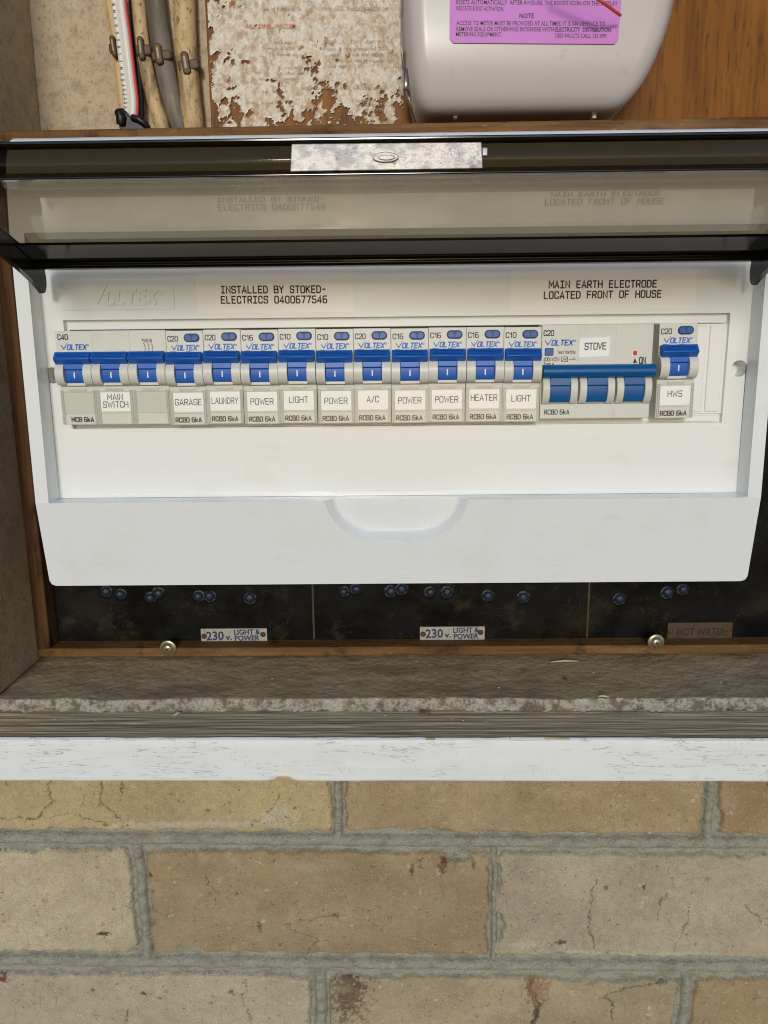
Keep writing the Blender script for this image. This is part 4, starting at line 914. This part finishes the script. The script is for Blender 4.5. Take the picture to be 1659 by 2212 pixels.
G_R = 'single pole breakers in the row'
def make_rcbo(loc, lab):
    t = fresh('residual_current_breaker', loc, lab, G_R); hw = 8.82
    body_mb(hw, 1).build('body', M['breaker'], t, bevel=.25)
    h = handle_mb(-hw+.35, hw-.45).build('toggle_bar', M['blue'], t, bevel=.3); handle_grooves(-hw+.35, hw-.45).build('grip_grooves', M['groove'], h)
    s = stem_mb(0).build('toggle_stem', M['blue'], t, bevel=.2)
    m = MB(); m.box(-.28, .28, Yl_-3.1, Yl_-2.75, -22.4, -19.6); m.build('on_mark', M['card'], s)
    m = MB(); m.yprism(rrect(-.3, 7.2, -5.6, -1.6, 1.95), Yl_-.25, Yl_+.3); b = m.build('test_button', M['tbutton_rim'], t)
    m = MB(); m.yprism(rrect(.1, 6.8, -5.2, -2.0, 1.6), Yl_-.8, Yl_-.2); bb = m.build('button_cap', M['tbutton'], b, bevel=.25)
    mb = MB(); put_text(mb, stroke_text('T', .09), (2.75, Yl_-.9, -4.6), (1, 0, 0), 2.0, 1.5); mb.build('lettering', M['tbutton_rim'], b)
    text_on(t, 'maker_name', 'logo', [(logo_text(), -6.7, -9.3, 2.2, 13.6)])
    text_on(t, 'type_mark', 'ink', [(stroke_text('RCBO 6kA', .092, gap=.26), -6.5, -43.4, 2.15, 12.4)])
    text_on(t, 'voltage_mark', 'ink', [(stroke_text('230V', .1), -7.0, -10.9, 1.0, 3.0), (stroke_text('50Hz', .1), .6, -10.9, 1.0, 3.0)])
    # an omega-like mark and a resistor box, tops only show over the toggle
    return t
def copy_tree(o, parent=None):
    c = o.copy(); COL.objects.link(c); c.parent = parent
    for ch in list(o.children): copy_tree(ch, c)
    ORG[c.name] = Vector((0, 0, 0)); return c
SPEC = [('C20', 'GARAGE', 'breaker marked C20 with a card reading garage'), ('C20', 'LAUNDRY', 'breaker marked C20 with a card reading laundry'),
        ('C16', 'POWER', 'breaker marked C16 reading power between laundry and light'), ('C10', 'LIGHT', 'breaker marked C10 reading light between two power breakers'),
        ('C10', 'POWER', 'breaker marked C10 with a card reading power'), ('C20', 'A/C', 'breaker marked C20 with a card reading A/C'),
        ('C16', 'POWER', 'breaker marked C16 reading power just right of A/C'), ('C16', 'POWER', 'breaker marked C16 reading power just left of heater'),
        ('C16', 'HEATER', 'breaker marked C16 with a card reading heater'), ('C10', 'LIGHT', 'breaker marked C10 reading light beside the stove breaker')]
XB0 = -107.25; ZTOP = 13.0
proto = None
def place(i, rating, name, lab, loc):
    global proto
    if i == 0: r = proto = make_rcbo(loc, lab)
    else:
        r = copy_tree(proto); r.location = (loc[0]*MM, loc[1]*MM, loc[2]*MM+ZC); r['label'] = lab
    r.rotation_euler = (0, math.radians(random.uniform(-.25, .25)), 0)
    return r
made = []
for i, (rt, nm, lab) in enumerate(SPEC):
    made.append((place(i, rt, nm, lab, (XB0+17.8*(i+.5), Y_AP-.02-.3*random.random(), ZTOP+random.uniform(-.25, .2))), rt, nm))
hx = (at(1427, 700, Y_FACE).x+at(1505, 700, Y_FACE).x)/2
hw_ = place(11, 'C20', 'HWS', 'breaker marked C20 reading HWS alone at the right end', (hx, Y_AP-.1, 13.8))
hw_.rotation_euler = (math.radians(0), math.radians(-.6), math.radians(0)); made.append((hw_, 'C20', 'HWS'))
for r, rt, nm in made:
    text_on(r, 'rating_mark', 'ink', [(stroke_text(rt, .085, gap=.22), -7.9, -5.1, 2.3, 4.7)])
    window(r, 0, 8.82, True, nm)
# ---- three pole main switch
xm0, xm1 = at(118, 716, Y_FACE).x, XB0-.1
hwm = (xm1-xm0)/2
ms = fresh('main_switch', ((xm0+xm1)/2, Y_AP-.02, 13.3), 'three pole main switch breaker with three blue toggles at the left', 'multi pole breakers'); ms['category'] = 'circuit breaker'
body_mb(hwm, 3).build('body', M['breaker2'], ms, bevel=.2)
Wm = hwm*2/3
for k in range(3):
    cx = -hwm+Wm*(k+.5)
    h = handle_mb(cx-Wm/2+.25, cx+Wm/2-.35).build('toggle_bar', M['blue'], ms, bevel=.3); handle_grooves(cx-Wm/2+.25, cx+Wm/2-.35).build('grip_grooves', M['groove'], h)
    s = stem_mb(cx).build('toggle_stem', M['blue'], ms, bevel=.2)
    m = MB(); m.box(cx-.28, cx+.28, Yl_-3.1, Yl_-2.75, -22.4, -19.6); m.build('on_mark', M['card'], s)
    window(ms, cx, Wm/2, k == 1, 'MAIN\nSWITCH' if k == 1 else None)
    if k:
        m = MB(); x = -hwm+Wm*k; m.box(x-.10, x+.10, Yl_-.06, Yl_+.3, -14.5, -.6); m.box(x-.10, x+.10, Yl_+.25, Yl_+.9, -44.5, -26.8); m.build('pole_seam', M['card_grey'], ms)
for k in (0, 1):
    m = MB(); x = -hwm+Wm*(k+1); m.box(x-1.2, x+1.2, Yl_-4.2, Yl_-2.4, -14.0, -12.6); m.build('toggle_link', M['blue'], ms)
text_on(ms, 'maker_name', 'logo', [(logo_text(), -hwm+2.1, -9.0, 2.25, 13.6)])
text_on(ms, 'type_mark', 'ink', [(stroke_text('MCB 6kA', .092, gap=.26), -hwm+4.4, -43.3, 2.15, 10.6)])
items = [(stroke_text('C40', .10, gap=.22), -hwm+1.3, -4.3, 2.3, 4.6)]
x = -hwm+Wm*2+6.2
for k, s in enumerate('135'): items.append((stroke_text(s, .1), x+1.75*k, -5.6, 1.15, .6))
text_on(ms, 'printed_ratings', 'ink', items)
mb = MB()
for k in range(3):
    V, Fc = strip([(x+.5+1.75*k+a, b) for a, b in [(.6, -4.5), (.6, -6.0), (0, -6.7), (1.0, -7.2), (.5, -7.3), (1.0, -8.0), (.6, -8.2), (1.1, -9.0), (.6, -9.4), (.6, -10.2)]], .09, False)
    mb.add([(p.x, Yl_-.1, p.y) for p in V], Fc)
    V, Fc = strip([(x+.75+1.75*k, -5.0), (x+1.45+1.75*k, -5.0)], .08, False); mb.add([(p.x, Yl_-.1, p.y) for p in V], Fc)
mb.build('pole_symbol', M['ink'], ms, merge=False)
# ---- three pole stove breaker
xs0, xs1 = at(1168, 702, Y_FACE).x, at(1413, 702, Y_FACE).x
xs0 = max(xs0, XB0+178.15); hws = (xs1-xs0)/2; DZ = 8.6
st = fresh('stove_breaker', ((xs0+xs1)/2, Y_AP-.02, at(1290, 699, Y_FACE).z), 'three pole breaker with one long deep blue toggle and a stove card', 'multi pole breakers')
Ws = hws*2/3
m = MB()
m.xprism([(0, -.3), (Yl_, -.3), (Yl_, -19.0), (Yl_+1.2, -19.0), (Yl_+1.2, -37.2), (Yl_, -37.4), (Yl_, -44.4), (0, -45.2)], -hws, hws)
COL2 = [(Yl_-.2, -24.2), (Yl_-2.5, -25), (Yl_-4.1, -27.2), (Yl_-4.6, -30), (Yl_-4.2, -33), (Yl_-3.0, -35.6), (Yl_-1.2, -37.2), (Yl_+1.5, -37.4), (Yl_+1.5, -24.2)]
for k in range(3):
    x0 = -hws+Ws*k; cx = x0+Ws/2
    for a, b in ((x0+.5, cx-4.9), (cx+4.9, x0+Ws-.5)): m.xprism(COL2, a, b, 0, True)
m.box(-hws, hws, Yl_, Yl_+1.3, -24.3, -18.8)
m.build('body', M['breaker2'], st, bevel=.3)
m = MB(); g = [(Yl_-3.4+3.2*math.cos(a)*.9, -21.9+3.1*math.sin(a)) for a in [2*math.pi*k/16 for k in range(16)]]
m.xprism(g, -hws+.1, hws+.4, 0, True); hb = m.build('toggle_bar', M['teal'], st, bevel=.25, ang=60)
for k in (1, 2):
    m = MB(); x = -hws+Ws*k+.2; m.xprism([(Yl_-3.4+3.2*math.cos(a)*.92, -21.9+3.13*math.sin(a)) for a in [2*math.pi*j/16 for j in range(16)]], x-.07, x+.07); m.build('joint', M['groove'], hb)
for k in range(3):
    cx = -hws+Ws*(k+.5)
    m = MB(); m.xprism([(Yl_+1, -23), (Yl_-3.3, -24.2), (Yl_-3.6, -28.4), (Yl_-2.8, -28.8), (Yl_-3.0, -32.5), (Yl_-2.0, -36.3), (Yl_+1, -36.4)], cx-4.85, cx+4.85); m.build('toggle_stem', M['teal'], st, bevel=.2)
    if k:
        m = MB(); x = -hws+Ws*k; m.box(x-.07, x+.07, Yl_-.05, Yl_+.3, -18.7, -.6); m.box(x-.07, x+.07, Yl_-.05, Yl_+.3, -44.2, -37.6); m.build('pole_seam', M['card_grey'], st)
for u in (1325, 1380):
    m = MB(); x = at(u, 895, Y_FACE).x-(xs0+xs1)/2; m.box(x-.07, x+.07, Yl_-.05, Yl_+.3, -44.2, -39); m.build('pole_seam', M['card_grey'], st)
ox = (xs0+xs1)/2; oz = at(1290, 699, Y_FACE).z
def lx(u, v): p = at(u, v, Y_FACE); return p.x-ox, p.z-oz
def lt(T, u0, v0, u1, h):
    a = lx(u0, v0); b = lx(u1, v0); return (T, a[0], a[1], h, b[0]-a[0])
text_on(st, 'maker_name', 'logo', [lt(logo_text(), 1176, 746, 1243, 2.3)])
text_on(st, 'type_mark', 'ink', [lt(stroke_text('RCBO 6kA', .092, gap=.26), 1176, 895, 1229, 2.1)])
text_on(st, 'printed_ratings', 'ink', [lt(stroke_text('C20', .10, gap=.22), 1175, 725, 1196, 2.3), lt(stroke_text('Test Monthly', .08, gap=.2), 1204, 764, 1243, 1.35),
    lt(stroke_text('400/415V', .085, gap=.2), 1174, 780, 1208, 1.6), lt(stroke_text('Type A', .085, gap=.2), 1174, 789, 1196, 1.4), lt(stroke_text('30mA', .085, gap=.2), 1174, 799, 1196, 1.4), lt(stroke_text('ON', .11), 1381, 785, 1394, 2.8), lt(stroke_text('OFF', .11), 1381, 799, 1399, 2.4)])
mb = MB()
for pts in ([(1367, 784), (1371.5, 773), (1376, 784)], [(1367, 790), (1376, 790), (1371.5, 801)]):
    mb.add([(lx(*p)[0], Yl_-.1, lx(*p)[1]) for p in pts], [(0, 1, 2)])
for pts, cl in (([(1213, 771), (1226, 771), (1226, 781), (1213, 781)], True), ([(1215, 779), (1219, 774), (1221, 778), (1225, 773)], False), ([(1229, 777), (1235, 777), (1241, 772)], False), ([(1238, 777), (1244, 777)], False), ([(1228, 801), (1231, 793), (1235, 793), (1238, 801)], False)):
    V, Fc = strip([lx(*p) for p in pts], .13, cl); mb.add([(p.x, Yl_-.1, p.y) for p in V], Fc)
mb.build('printed_symbols', M['ink'], st, merge=False)
a, b = lx(1177, 752), lx(1195, 768); m = MB(); m.box(a[0], b[0], Yl_-.9, Yl_+.2, b[1], a[1]); tb = m.build('test_button', M['tbutton'], st, bevel=.3)
a, b = lx(1252, 729), lx(1315, 770); m = MB(); m.hexa([(a[0], Yl_-.25, b[1]-.4), (b[0], Yl_-.25, b[1]+.2), (b[0], Yl_-.25, a[1]+.1), (a[0], Yl_-.25, a[1]-.4)], [(a[0], Yl_-.02, b[1]-.4), (b[0], Yl_-.02, b[1]+.2), (b[0], Yl_-.02, a[1]+.1), (a[0], Yl_-.02, a[1]-.4)]); cdd = m.build('label_card', M['card'], st)
mb = MB(); T = stroke_text('STOVE', .08, gap=.2); a = lx(1263, 755); b = lx(1308, 755); put_text(mb, T, (a[0], Yl_-.4, a[1]), (1, 0, .012), 2.9, b[0]-a[0]); mb.build('lettering', M['ink'], cdd, merge=False)
a, b = lx(1366, 756), lx(1377, 769); m = MB(); m.box(a[0], b[0], Yl_-.12, Yl_+.2, b[1], a[1]); m.build('indicator_frame', M['card'], st)
m = MB(); m.box(a[0]+.35, b[0]-.25, Yl_-.2, Yl_, b[1]+.3, a[1]-.3); m.build('state_flag', M['red'], st)

# ================================================================== CRUMBS ON THE LEDGE
m = MB()
for k in range(26):
    u = random.uniform(20, 1640); v = random.choice([random.uniform(1428, 1500), random.uniform(1540, 1560)])
    p = atz(u, v, LEDGE_Z if v < 1515 else SILL_Z); r = random.uniform(.2, .6); z = p.z-.004*p.x
    m.hexa([(p.x-r, p.y-r*.6, z+.2), (p.x+r*.8, p.y-r, z+.2), (p.x+r*.5, p.y-r*.3, z+r), (p.x-r*.6, p.y-r*.3, z+r*.8)], [(p.x-r, p.y+r, z+.2), (p.x+r*.9, p.y+r*.7, z+.2), (p.x+r*.5, p.y+r*.5, z+r), (p.x-r*.6, p.y+r*.6, z+r*.7)])
tag(m.build('grit', M['grit'], merge=False), 'pale crumbs and grit scattered over the dusty ledge', 'grit', kind='stuff')
for k, (u0, v0, u1, v1, mt, lab) in enumerate([(1190, 1430, 1250, 1428, 'straw', 'long pale splinter lying against the bottom rail at the middle right'), (1218, 1467, 1230, 1472, 'twig', 'short brown twig on the ledge below the right screw'), (1292, 1504, 1316, 1506, 'straw', 'pale straw on the ledge toward the right end'),
                                          (375, 1546, 392, 1538, 'straw', 'pale splinter at the broken ledge edge on the left'), (905, 1541, 930, 1544, 'twig', 'reddish twig in the groove at the middle of the sill')]):
    p, q = atz(u0, v0, (LEDGE_Z if v0 < 1515 else SILL_Z)+.8), atz(u1, v1, (LEDGE_Z if v0 < 1515 else SILL_Z)+.8)
    m = MB(); m.tube([p, p.lerp(q, .5)+Vector((0, 0, .5)), q], [.35, .6, .3], 6); tag(m.build('splinter', M[mt]), lab, 'splinter', 'splinters on the ledge')
